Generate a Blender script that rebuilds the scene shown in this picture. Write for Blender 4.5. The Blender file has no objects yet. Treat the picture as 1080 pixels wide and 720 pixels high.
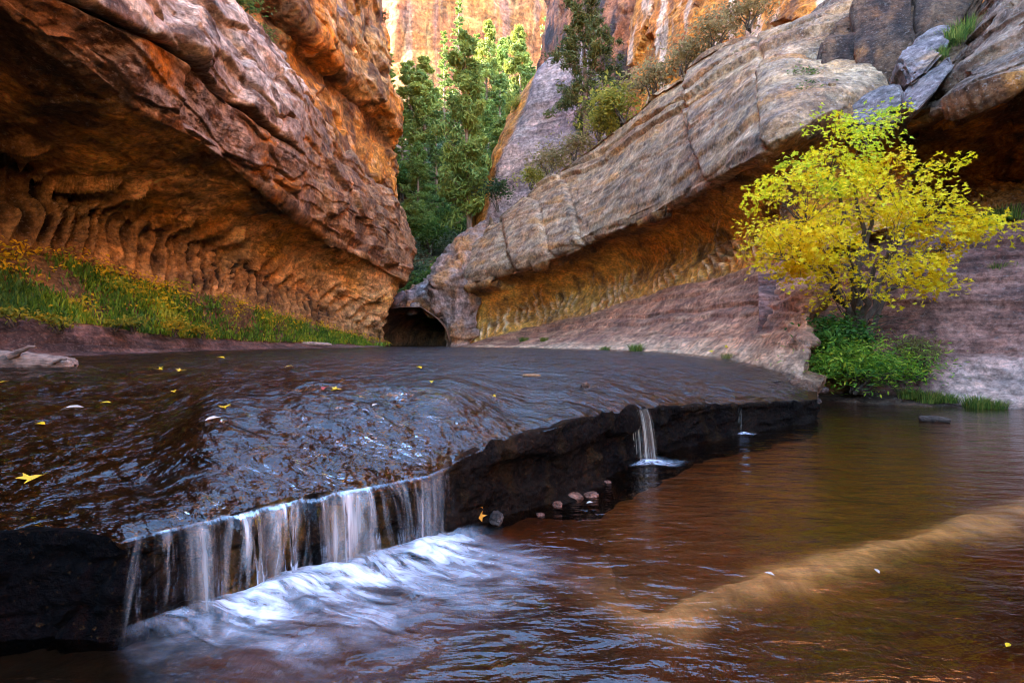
import bpy, bmesh, math, random
import numpy as np
from mathutils import Vector, Matrix, Euler

R = math.radians
sc = bpy.context.scene
col = sc.collection
F, CX, CY, EYE = 540.0, 540.0, 360.0, 1.2      # focal length in photo pixels, principal point, eye height above the pool

# ------------------------------------------------------------------ helpers
def W(px, py, D):
    return ((px - CX) / F * D, D, EYE + (CY - py) / F * D)

def WX(px, py, X):
    return W(px, py, F * X / (px - CX))

rs = np.random.RandomState(7)
_perm = rs.permutation(512).astype(np.int64)
_perm = np.concatenate([_perm, _perm, _perm])
_g = rs.normal(size=(512, 3)); _g /= np.linalg.norm(_g, axis=1)[:, None]
_r1 = rs.uniform(-1, 1, 4096)

def perlin(P):
    P = np.asarray(P, float)
    i = np.floor(P).astype(np.int64); f = P - i
    u = f * f * f * (f * (f * 6 - 15) + 10)
    i &= 255
    out = 0
    for dx in (0, 1):
        wx = u[:, 0] if dx else 1 - u[:, 0]
        a = _perm[i[:, 0] + dx]
        for dy in (0, 1):
            wy = u[:, 1] if dy else 1 - u[:, 1]
            b = _perm[(a + i[:, 1] + dy) & 511]
            for dz in (0, 1):
                wz = u[:, 2] if dz else 1 - u[:, 2]
                g = _g[_perm[(b + i[:, 2] + dz) & 511]]
                d = g[:, 0] * (f[:, 0] - dx) + g[:, 1] * (f[:, 1] - dy) + g[:, 2] * (f[:, 2] - dz)
                out = out + wx * wy * wz * d
    return out * 1.6

def fbm(P, o=4, lac=2.07, gain=.5, off=0.0):
    P = np.asarray(P, float) + off
    a, s, t = 1.0, 0, 0
    for k in range(o):
        s = s + a * perlin(P); t += a
        P = P * lac + 17.3; a *= gain
    return s / t

def ridged(P, o=4, gain=.5, off=0.0):
    P = np.asarray(P, float) + off
    a, s, t = 1.0, 0, 0
    for k in range(o):
        s = s + a * (1 - 2 * np.abs(perlin(P))); t += a
        P = P * 2.1 + 11.7; a *= gain
    return s / t

def n1(x, seed=0):
    x = np.asarray(x, float) + seed * 37.7
    i = np.floor(x).astype(np.int64); f = x - i
    u = f * f * (3 - 2 * f)
    return _r1[i & 4095] * (1 - u) + _r1[(i + 1) & 4095] * u

def step1(x, seed=0, sharp=.2):
    """random plateaus with steep edges (beds of rock)"""
    x = np.asarray(x, float) + seed * 41.3
    i = np.floor(x).astype(np.int64); f = x - i
    u = np.clip(f / sharp, 0, 1); u = u * u * (3 - 2 * u)
    return _r1[(i - 1) & 4095] * (1 - u) + _r1[i & 4095] * u

def cells(P, seed=0):
    """jittered cell noise: (F1, F2, random value of the cell)"""
    P = np.asarray(P, float) + seed * 13.1
    i = np.floor(P).astype(np.int64)
    f1 = np.full(len(P), 9.0); f2 = np.full(len(P), 9.0); v = np.zeros(len(P))
    for dx in (-1, 0, 1):
        for dy in (-1, 0, 1):
            for dz in (-1, 0, 1):
                c = i + (dx, dy, dz)
                h = (c[:, 0] * 73856093 ^ c[:, 1] * 19349663 ^ c[:, 2] * 83492791) & 0xfffffff
                j = np.stack([_r1[h % 4093], _r1[(h // 7) % 4091], _r1[(h // 13) % 4079]], 1) * .42 + .5
                d = ((c + j - P) ** 2).sum(1)
                n = d < f1
                f2 = np.where(n, f1, np.minimum(f2, d))
                v = np.where(n, _r1[(h // 3) % 4073], v)
                f1 = np.where(n, d, f1)
    return np.sqrt(f1), np.sqrt(f2), v

def sm(a, b, x):
    t = np.clip((np.asarray(x, float) - a) / (b - a), 0, 1)
    return t * t * (3 - 2 * t)

def mixc(a, b, t):
    t = np.clip(np.asarray(t, float), 0, 1)
    a = np.asarray(a, float); b = np.asarray(b, float)
    return a + (b - a) * t[..., None]

def C(r, g, b):
    return np.array((r, g, b), float)

def tag(o, label=None, cat=None, group=None, kind=None):
    if label: o['label'] = label
    if cat: o['category'] = cat
    if group: o['group'] = group
    if kind: o['kind'] = kind
    return o

def mesh(name, V, faces, m=None, colr=None, uv=None, smooth=True, attrs=None):
    """V (N,3); faces (M,3) or (M,4) int array"""
    V = np.asarray(V, np.float32); faces = np.asarray(faces, np.int32)
    k = faces.shape[1]
    me = bpy.data.meshes.new(name)
    me.vertices.add(len(V)); me.vertices.foreach_set('co', V.ravel())
    me.loops.add(faces.size); me.loops.foreach_set('vertex_index', faces.ravel())
    me.polygons.add(len(faces))
    me.polygons.foreach_set('loop_start', np.arange(0, faces.size, k, dtype=np.int32))
    me.polygons.foreach_set('use_smooth', np.full(len(faces), smooth, bool))
    if colr is not None:
        a = me.color_attributes.new('Col', 'FLOAT_COLOR', 'POINT')
        c4 = np.ones((len(V), 4), np.float32); c4[:, :3] = colr
        a.data.foreach_set('color', c4.ravel())
    for n, v in (attrs or {}).items():
        a = me.attributes.new(n, 'FLOAT', 'POINT'); a.data.foreach_set('value', np.asarray(v, np.float32))
    if uv is not None:
        l = me.uv_layers.new(name='UVMap')
        l.data.foreach_set('uv', np.asarray(uv, np.float32)[faces.ravel()].ravel())
    me.update(calc_edges=True); me.validate()
    if m: me.materials.append(m)
    return me

def link(name, me, parent=None, loc=None):
    o = bpy.data.objects.new(name, me); col.objects.link(o)
    if parent: o.parent = parent
    if loc is not None: o.location = loc
    return o

def empty(name, loc=(0, 0, 0), rz=0):
    o = bpy.data.objects.new(name, None); col.objects.link(o)
    o.location = loc; o.rotation_euler = (0, 0, rz); o.empty_display_size = .2
    return o

def dup(root, loc=None, rz=None, scale=None):
    r = root.copy(); col.objects.link(r)
    if loc is not None: r.location = loc
    if rz is not None: r.rotation_euler = (0, 0, rz)
    if scale is not None: r.scale = scale
    for ch in list(root.children):
        c = ch.copy(); col.objects.link(c); c.parent = r
    return r

def quads(nu, nv, flip=False):
    """grid index: vertex = i*nv + j"""
    i, j = np.meshgrid(np.arange(nu - 1), np.arange(nv - 1), indexing='ij')
    a = (i * nv + j).ravel(); b = a + nv; c = b + 1; d = a + 1
    return np.stack([a, d, c, b] if flip else [a, b, c, d], 1)

def hermite(K, ts, n_per, sharp=(), tens=.85):
    """K (S, ..., 3) knots -> smooth samples; n_per samples per span; returns (N,...,3), knot coordinate (N,)"""
    S = len(K); out = []; kk = []
    T = []
    for k in range(S):
        if k == 0: t = (K[1] - K[0]) / (ts[1] - ts[0])
        elif k == S - 1: t = (K[-1] - K[-2]) / (ts[-1] - ts[-2])
        else:
            a = (K[k] - K[k-1]) / (ts[k] - ts[k-1]); b = (K[k+1] - K[k]) / (ts[k+1] - ts[k])
            wa = ts[k+1] - ts[k]; wb = ts[k] - ts[k-1]
            t = (a * wa + b * wb) / (wa + wb) * tens
        T.append(t)
    for k in range(S - 1):
        h = ts[k+1] - ts[k]
        t0, t1 = T[k], T[k+1]
        lin = (K[k+1] - K[k]) / h
        if k in sharp: t0 = lin
        if k + 1 in sharp: t1 = lin
        n = n_per[k]
        s = np.arange(n + (k == S - 2)) / n
        for x in s:
            x2, x3 = x * x, x * x * x
            out.append((2*x3 - 3*x2 + 1) * K[k] + (x3 - 2*x2 + x) * h * t0 + (-2*x3 + 3*x2) * K[k+1] + (x3 - x2) * h * t1)
            kk.append(k + x)
    return np.array(out), np.array(kk)

def proj(P):
    D = np.maximum(P[..., 1], 3.0)
    return np.stack([CX + F * P[..., 0] / D, CY - F * (P[..., 2] - EYE) / D], -1)

def loft(curves, res=2.4, sharp=(), sharp_u=(), mn=3, mx=150, flip=False):
    """curves [K][S] of world points -> grid (nu along S, nv across K) + knot coordinates"""
    K = np.array(curves, float)
    q = proj(K)
    du = np.linalg.norm(q[:, 1:] - q[:, :-1], axis=2).max(0)
    dv = np.linalg.norm(q[1:] - q[:-1], axis=2).max(1)
    nu = np.clip(du / res, mn, mx).astype(int); nv = np.clip(dv / res, mn, mx).astype(int)
    chord = np.linalg.norm(K[:, 1:] - K[:, :-1], axis=2).mean(0) + .2
    tu = np.concatenate([[0], np.cumsum(chord)])
    A, ku = hermite(K.transpose(1, 0, 2), tu, nu, sharp_u)          # (NU, K, 3)
    chord = np.linalg.norm(K[1:] - K[:-1], axis=2).mean(1) + .2
    tv = np.concatenate([[0], np.cumsum(chord)])
    B, kv = hermite(A.transpose(1, 0, 2), tv, nv, sharp)            # (NV, NU, 3)
    G = B.transpose(1, 0, 2)
    N = normals(G, flip)
    KU = np.repeat(ku[:, None], len(kv), 1); KV = np.repeat(kv[None], len(ku), 0)
    return G, N, KU, KV

def normals(G, flip=False):
    a = np.gradient(G, axis=0); b = np.gradient(G, axis=1)
    n = np.cross(a, b); n /= np.linalg.norm(n, axis=2)[..., None] + 1e-9
    return -n if flip else n

def arclen(G, ax):
    d = np.linalg.norm(np.diff(G, axis=ax), axis=2)
    z = np.zeros_like(np.take(d, [0], axis=ax))
    return np.cumsum(np.concatenate([z, d], axis=ax), axis=ax)

# ------------------------------------------------------------------ node helpers
class NT:
    def __init__(s, name):
        s.m = bpy.data.materials.new(name); s.m.use_nodes = True
        s.t = s.m.node_tree; s.t.nodes.clear()
        s.out = s.t.nodes.new('ShaderNodeOutputMaterial')
    def n(s, typ, **kw):
        d = s.t.nodes.new(typ)
        for k, v in kw.items():
            if k.startswith('i_'):
                d.inputs[k[2:].replace('_', ' ')].default_value = v
            else: setattr(d, k, v)
        return d
    def l(s, a, b): s.t.links.new(a, b)
    def put(s, sock, v):
        if hasattr(v, 'is_output') or isinstance(v, bpy.types.NodeSocket): s.l(v, sock)
        elif isinstance(v, (tuple, list)) and len(v) == 3 and sock.type == 'RGBA': sock.default_value = (*v, 1)
        else: sock.default_value = v
    def coord(s, scale=(1, 1, 1), kind='Object', rot=(0, 0, 0)):
        tc = s.n('ShaderNodeTexCoord'); mp = s.n('ShaderNodeMapping')
        mp.inputs['Scale'].default_value = scale; mp.inputs['Rotation'].default_value = rot
        s.l(tc.outputs[kind], mp.inputs['Vector']); return mp.outputs[0]
    def noise(s, vec, scale=1, detail=6, rough=.6, dist=0, ridged=False):
        d = s.n('ShaderNodeTexNoise'); s.l(vec, d.inputs['Vector'])
        d.inputs['Scale'].default_value = scale; d.inputs['Detail'].default_value = detail
        d.inputs['Roughness'].default_value = rough; d.inputs['Distortion'].default_value = dist
        return d.outputs['Fac']
    def voro(s, vec, scale=1, feature='F1', rnd=1.0):
        d = s.n('ShaderNodeTexVoronoi', feature=feature); s.l(vec, d.inputs['Vector'])
        d.inputs['Scale'].default_value = scale; d.inputs['Randomness'].default_value = rnd
        return d.outputs['Distance']
    def ramp(s, v, stops):
        d = s.n('ShaderNodeValToRGB'); e = d.color_ramp.elements
        while len(e) < len(stops): e.new(.5)
        for x, (p, c) in zip(e, stops):
            x.position = p; x.color = (*c, 1) if isinstance(c, (tuple, list)) else (c, c, c, 1)
        s.l(v, d.inputs[0]); return d.outputs[0]
    def mr(s, v, a, b, c, d_):
        d = s.n('ShaderNodeMapRange'); s.l(v, d.inputs[0])
        for k, x in enumerate((a, b, c, d_)): d.inputs[k + 1].default_value = x
        return d.outputs[0]
    def math(s, op, a, b=0.0, c=None):
        d = s.n('ShaderNodeMath', operation=op); s.put(d.inputs[0], a); s.put(d.inputs[1], b)
        if c is not None: s.put(d.inputs[2], c)
        return d.outputs[0]
    def mix(s, fac, a, b, mode='MIX'):
        d = s.n('ShaderNodeMix', data_type='RGBA', blend_type=mode)
        s.put(d.inputs[0], fac); s.put(d.inputs[6], a); s.put(d.inputs[7], b); return d.outputs[2]
    def attr(s, name, out='Color'):
        return s.n('ShaderNodeAttribute', attribute_name=name).outputs[out]
    def bump(s, h, strength=.5, dist=.1, normal=None):
        d = s.n('ShaderNodeBump'); d.inputs['Strength'].default_value = strength; d.inputs['Distance'].default_value = dist
        s.l(h, d.inputs['Height'])
        if normal: s.l(normal, d.inputs['Normal'])
        return d.outputs[0]
    def bsdf(s, colr, rough=.8, spec=.3, normal=None, **kw):
        d = s.n('ShaderNodeBsdfPrincipled')
        s.put(d.inputs['Base Color'], colr); s.put(d.inputs['Roughness'], rough); s.put(d.inputs['Specular IOR Level'], spec)
        if normal: s.l(normal, d.inputs['Normal'])
        for k, v in kw.items(): s.put(d.inputs[k.replace('_', ' ')], v)
        return d.outputs[0]
    def done(s, sh): s.l(sh, s.out.inputs['Surface']); return s.m

def rock_mat(name, sc_=1.0, stripe=.35, streak=.0, speck=.25, bump=.6, rough=.82, spec=.25, tilt=0.0, pit=.3):
    """sandstone: colour from the mesh, beds, grain, pits and streaks in the shader"""
    t = NT(name)
    c = t.attr('Col')
    P = t.coord((sc_,) * 3)
    big = t.noise(P, 1.1, 9, .68, .15)
    fine = t.noise(P, 7.0, 9, .72)
    Pb = t.coord((.35 * sc_, .35 * sc_, 5.5 * sc_), rot=(tilt, tilt * .5, 0))
    beds = t.noise(Pb, 1.3, 7, .7, .55)
    Pv = t.coord((3.2 * sc_, 3.2 * sc_, .16 * sc_))
    vs = t.noise(Pv, 1.2, 6, .65, .3)
    grain = t.noise(P, 46, 3, .6)
    k = t.math('MULTIPLY', t.mr(big, .33, .67, .5, 1.5), t.mr(fine, .36, .64, .45, 1.55))
    k = t.math('MULTIPLY', k, t.mr(beds, .35, .65, 1 - stripe, 1 + stripe))
    mid = t.noise(P, 2.9, 8, .78, .25)
    k = t.math('MULTIPLY', k, t.mr(mid, .40, .60, .72, 1.25))
    if streak: k = t.math('MULTIPLY', k, t.mr(vs, .32, .68, 1 - streak, 1 + streak * .6))
    k = t.math('MULTIPLY', k, t.mr(grain, .3, .7, .8, 1.2))
    v = t.n('ShaderNodeCombineColor')
    for q in range(3): t.l(k, v.inputs[q])
    cc = t.mix(1.0, c, v.outputs[0], 'MULTIPLY')
    # hue drift of the iron stain, pale lichen grains and dark pits
    drift = t.noise(P, .7, 5, .6, .8)
    cc = t.mix(t.mr(drift, .45, .75, 0, .5), cc, t.mix(1.0, cc, (1.35, .9, .6), 'MULTIPLY'))
    sp = t.noise(P, 12, 6, .75)
    cc = t.mix(t.mr(sp, .56, .63, 0, speck), cc, (.50, .42, .37))
    pt = t.noise(P, 8.5, 5, .75, .3)
    cc = t.mix(t.mr(pt, .43, .36, 0, pit), cc, (.03, .018, .012))
    h = t.math('ADD', t.math('MULTIPLY', big, .9), t.math('MULTIPLY', fine, .42))
    h = t.math('ADD', h, t.math('MULTIPLY', beds, .55 if stripe > .2 else .25))
    h = t.math('ADD', h, t.math('MULTIPLY', grain, .06))
    if streak: h = t.math('ADD', h, t.math('MULTIPLY', vs, .25))
    nb = t.bump(h, bump, .35 / sc_)
    return t.done(t.bsdf(cc, rough, spec, nb))

def origin_to(o, p):
    p = Vector(p); me = o.data
    n = len(me.vertices); a = np.empty(n * 3, np.float32); me.vertices.foreach_get('co', a)
    a = a.reshape(-1, 3) - np.array(p, np.float32); me.vertices.foreach_set('co', a.ravel()); me.update()
    o.location = p

def saturate(c, k=1.13):
    l = c @ np.array((.3, .55, .15))
    return np.clip(l[..., None] + (c - l[..., None]) * k, .003, .9)

def grid_obj(name, G, colr, m, flip=False, attrs=None, parent=None):
    if colr is not None: colr = saturate(np.asarray(colr, float))
    nu, nv = G.shape[:2]
    V = G.reshape(-1, 3)
    me = mesh(name, V, quads(nu, nv, flip), m, None if colr is None else colr.reshape(-1, 3), attrs={k: v.ravel() for k, v in (attrs or {}).items()})
    o = link(name, me, parent)
    if parent is None:
        c = V.mean(0); origin_to(o, (float(c[0]), float(c[1]), float(V[:, 2].min())))
    return o

def bedding(G, f=1.0, warp=.5, seed=0):
    """displacement and colour value of the rock's beds, horizontal with a slow wander"""
    P = G.reshape(-1, 3)
    s = P[:, 2] * f + warp * fbm(P * np.array((.16, .16, .25)), 3, off=seed * 9.1) * 3
    d = .55 * step1(s * .8, seed, .3) + .3 * step1(s * 2.1, seed + 1, .25) + .18 * step1(s * 5.3, seed + 2, .35)
    return d.reshape(G.shape[:2]), s.reshape(G.shape[:2])

def nz(G, f, o=4, off=0.0, gain=.5):
    return fbm(G.reshape(-1, 3) * np.asarray(f, float), o, off=off, gain=gain).reshape(G.shape[:2])

def cl(G, f, seed=0):
    a, b, c = cells(G.reshape(-1, 3) * np.asarray(f, float), seed)
    s = G.shape[:2]
    return a.reshape(s), b.reshape(s), c.reshape(s)

def warped(G, amp, f, seed):
    o = np.stack([nz(G, f, 3, seed + 31.7 * k) for k in range(3)], 2)
    return G + amp * o
# ------------------------------------------------------------------ the stream's levels
EDGE = [(-900, 600, .40), (-300, 590, .40), (0, 569, .40), (130, 565, .40), (215, 546, .40), (300, 525, .40), (380, 512, .40), (450, 499, .41),
        (540, 466, .49), (600, 448, .55), (660, 434, .53), (740, 428, .42), (800, 426, .36), (845, 425, .29), (862, 422, .28)]
_ex = np.array([e[0] for e in EDGE], float)
_ez = np.array([e[2] for e in EDGE])
_eD = np.array([(EYE - e[2]) * F / (e[1] - CY) for e in EDGE])

def edge_at(px):
    return np.interp(px, _ex, _eD), np.interp(px, _ex, _ez)

def ledge_z(X, Y):
    px = CX + F * X / np.maximum(Y, .5)
    D, z = edge_at(px)
    lam = np.interp(px, [-300, 100, 230, 480, 620, 760], [2.6, 2.2, 1.35, 1.25, 2.2, 4.0])
    q = np.maximum(Y - D, 0)
    w = np.clip((px - 150) / 90, 0, 1) * np.clip((560 - px) / 90, 0, 1); w = w * w * (3 - 2 * w)
    s = (1 - np.exp(-q / lam)) * (1 - w) + np.tanh(q / .68) * w
    return z + (.85 - z) * s

# ------------------------------------------------------------------ materials of rock
M_left = rock_mat('sandstone_left', .8, .2, .12, .25, .7)
M_slab = rock_mat('sandstone_slab', 1.0, .10, .05, .42, .55, pit=.5)
M_upper = rock_mat('sandstone_upper', .5, .22, .3, .1, .8, pit=.15)
M_far = rock_mat('sandstone_far', .16, .16, .5, .05, .7, pit=.1)
M_slope = rock_mat('sandstone_slope', 1.1, .24, .0, .22, .6, pit=.3, tilt=.06)
M_block = rock_mat('sandstone_block', 1.0, .15, .25, .2, .9)

def rough_up(G, N, d):
    return G + N * d[..., None]

def eyeward(G, N):
    s = np.sign(((np.array((0, 0, EYE)) - G) * N).sum(2).mean())
    return N * (s if s else 1)

def shift(c, i, d):
    return tuple(np.array(c[i]) + np.array(d))

# ================================================================== LEFT CLIFF with the fluted alcove
def left_cliff():
    c0 = [(-13.5, 1, 3.2), WX(-160, 268, -13.6), WX(0, 264, -13.5), WX(62, 268, -13.2), WX(125, 289, -12.8), WX(190, 305, -12.3), WX(260, 323, -11.8), WX(333, 343, -11), WX(385, 358, -9.6), WX(408, 365, -8.7)]
    c1 = [(-14, 1, 6.4), WX(-160, 130, -14.1), WX(0, 168, -14.1), WX(60, 193, -13.8), WX(110, 218, -13.4), WX(180, 247, -13), WX(250, 280, -12.4), WX(325, 312, -11.3), WX(380, 338, -9.8), WX(403, 348, -8.9)]
    c2 = [(-11.6, 1, 7.2), WX(-160, 30, -11.6), WX(0, 92, -11.5), WX(50, 122, -11.3), WX(110, 156, -11.2), WX(190, 196, -11), WX(265, 231, -10.9), WX(345, 276, -10.3), WX(394, 306, -8.9), WX(411, 320, -8.35)]
    c3 = [(-9, 1, 7.0), WX(-180, -110, -9), WX(-25, -8, -9), WX(60, 45, -9), WX(143, 111, -9.1), WX(213, 151, -9.2), WX(290, 206, -9.5), WX(345, 250, -9.3), WX(400, 280, -8.4), WX(424, 296, -7.8)]
    c4 = [(-8.6, 1, 8.1), WX(-180, -190, -8.6), WX(10, -36, -8.6), WX(97, 14, -8.5), WX(168, 46, -8.6), WX(240, 104, -8.8), WX(303, 158, -9), WX(362, 214, -9), WX(410, 246, -8.2), WX(430, 270, -7.75)]
    c5 = [(-10.5, 1, 12.5), WX(-150, -420, -10.5), WX(100, -190, -10.3), WX(175, -70, -10.2), WX(225, -12, -10), WX(270, 35, -9.9), WX(322, 103, -9.9), WX(380, 183, -9.4), WX(421, 224, -8.3), WX(431, 252, -7.9)]
    c6 = [(p[0] - 3.5, p[1] + .8, p[2] + .7) for p in c5]
    cs = [c0, c1, c2, c3, c4, c5, c6]
    for c in cs: c.insert(0, shift(c, 0, (0, -26, 0)))  # wall continued unseen behind the eye to block low sun
    back = [(-2.5, 3, 0), (-2.5, 3, 0), (-2.5, 3.5, 0), (-2.6, 4, 0), (-2.6, 4, 0), (-3, 4, 0), (-3, 4, .5)]
    for c, b in zip(cs, back): c.append(shift(c, -1, b))
    G, N, ku, kv = loft(cs, 1.7, sharp=(3, 5))
    N = eyeward(G, N); ku = ku - 1
    su = arclen(G, 0)
    bed, s = bedding(G, .75, .35, 1)
    wall = sm(2.75, 3.1, kv); alc = 1 - sm(.95, 1.75, kv); ceil = (1 - wall) * (1 - alc)
    # flutes worn by water
    x = su / .50 - (kv - .6) * .55 + 1.5 * nz(G, .22, 3) + .45 * nz(G, .8, 3)
    fi = np.floor(x); f = x - fi
    top = 1.0 + .42 * _r1[(fi.astype(int) * 7) & 4095] + .12 * nz(G, 1.5, 2)
    amp = sm(-.05, .35, kv) * (1 - sm(top, top + .22, kv)) * (.65 + .45 * _r1[(fi.astype(int) * 13 + 5) & 4095])
    scal = np.abs(2 * f - 1) ** 2.0
    # second, broader tier higher up
    x2 = su / 1.1 - (kv - .6) * .9 + .9 * nz(G, .3, 3, 5)
    f2 = x2 - np.floor(x2); top2 = 1.35 + .35 * _r1[(np.floor(x2).astype(int) * 11) & 4095]
    amp2 = sm(.6, .9, kv) * (1 - sm(top2, top2 + .15, kv))
    far = sm(3, 8, ku)
    amp = amp * (.35 + .65 * sm(-.22, .12, nz(G, (.3, .3, .4), 3, 87)))
    d = scal * amp * (.85 - .45 * far) + np.abs(2 * f2 - 1) ** 1.6 * amp2 * (.6 - .3 * far)
    f1, f2c, cv = cl(warped(G, .5, .5, 2), (.55, .4, .9), 3)
    d += wall * (.30 * bed + .24 * cv * sm(0, .12, f2c - f1)) + ceil * (.16 * bed + .12 * cv)
    d += .55 * nz(G, .22, 3, 3) + .16 * nz(G, .9, 5, 9) * (1 - .4 * alc) + .07 * nz(G, 3.2, 4, 2)
    # crack below the upper band, deep shadow line; second crack above the far nose
    ln = 3.97 + .05 * nz(G, .6, 3, 4)
    near = 1 - sm(5.2, 6.2, ku)
    d -= .5 * np.exp(-((kv - ln) / .035) ** 2) * near
    d += .28 * sm(ln, ln + .03, kv) * wall * near
    ln2 = 2.9 + .06 * nz(G, .5, 3, 8)
    d += .3 * sm(ln2, ln2 + .03, kv) * sm(5, 6, ku)
    # beds stepping back under the far nose
    G2 = rough_up(G, N, d)
    nzv = normals(G2); nzv = eyeward(G2, nzv)[..., 2]
    # ---- colour of the stone
    a, b = nz(G, .35, 5, 21), nz(G, (1.2, 1.2, 1.2), 5, 33)
    vst = nz(G, (1.1, 1.1, .12), 4, 3)
    tan, och, brn, drk = C(.68, .41, .19), C(.70, .37, .11), C(.36, .20, .09), C(.03, .018, .011)
    lil, pal, org = C(.40, .32, .28), C(.66, .56, .48), C(.56, .22, .05)
    alcc = mixc(C(.56, .34, .15), C(.36, .20, .085), sm(-.25, .3, a + .4 * b))
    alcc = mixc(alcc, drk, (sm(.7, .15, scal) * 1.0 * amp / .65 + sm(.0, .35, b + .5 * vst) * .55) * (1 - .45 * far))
    ceilc = mixc(mixc(tan, och, sm(-.2, .3, a)), brn, sm(0, .4, b + .3 * a + .25 * bed) * .7)
    ceilc = mixc(ceilc, C(.66, .40, .18), sm(.1, .4, nz(G, (.3, .3, 1.2), 4, 44)) * .6)
    stain_shade = sm(-.15, .25, nz(G, .4, 4, 50) + .55 * sm(1.9, 2.8, kv) - .5 * sm(2.2, 5, ku) - .13)
    ceilc = mixc(ceilc, C(.03, .018, .012), stain_shade * .88)  # dark stain with the overhang's deep shade painted in towards the lip
    wallc = mixc(C(.25, .14, .085), C(.11, .06, .038), sm(-.12, .16, a + b * .6))
    wallc = mixc(wallc, org, sm(.10, .26, nz(G, (.45, .45, .9), 6, 61)) * .8)
    wallc = mixc(wallc, lil, sm(-.05, .1, nz(G, (.7, .7, .9), 7, 71, .62) + .08) * sm(.0, .5, nzv + .65) * .9)
    upp = sm(ln, ln + .05, kv)
    uppc = mixc(mixc(lil, pal, sm(-.15, .15, nz(G, 1.1, 6, 81))), C(.13, .07, .045), sm(.06, .17, nz(G, (.8, .8, 1.4), 7, 91, .65)) * .9)
    wallc = mixc(wallc, uppc, upp * near)
    nose = sm(5.4, 6.6, ku) * wall
    nosc = mixc(C(.38, .22, .12), C(.15, .08, .045), sm(-.12, .2, vst + .5 * b))
    nosc = mixc(nosc, C(.55, .37, .21), sm(.15, .4, nz(G, (1.5, 1.5, .25), 4, 14)) * .7)
    wallc = mixc(wallc, nosc, nose * .9)
    wallc = wallc * np.array((.86, .78, .67))
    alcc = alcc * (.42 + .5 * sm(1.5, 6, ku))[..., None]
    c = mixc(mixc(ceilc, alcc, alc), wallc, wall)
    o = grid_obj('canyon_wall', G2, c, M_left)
    tag(o, 'overhanging brown cliff with a fluted hollow alcove above the grassy left bank', 'cliff')

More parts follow.
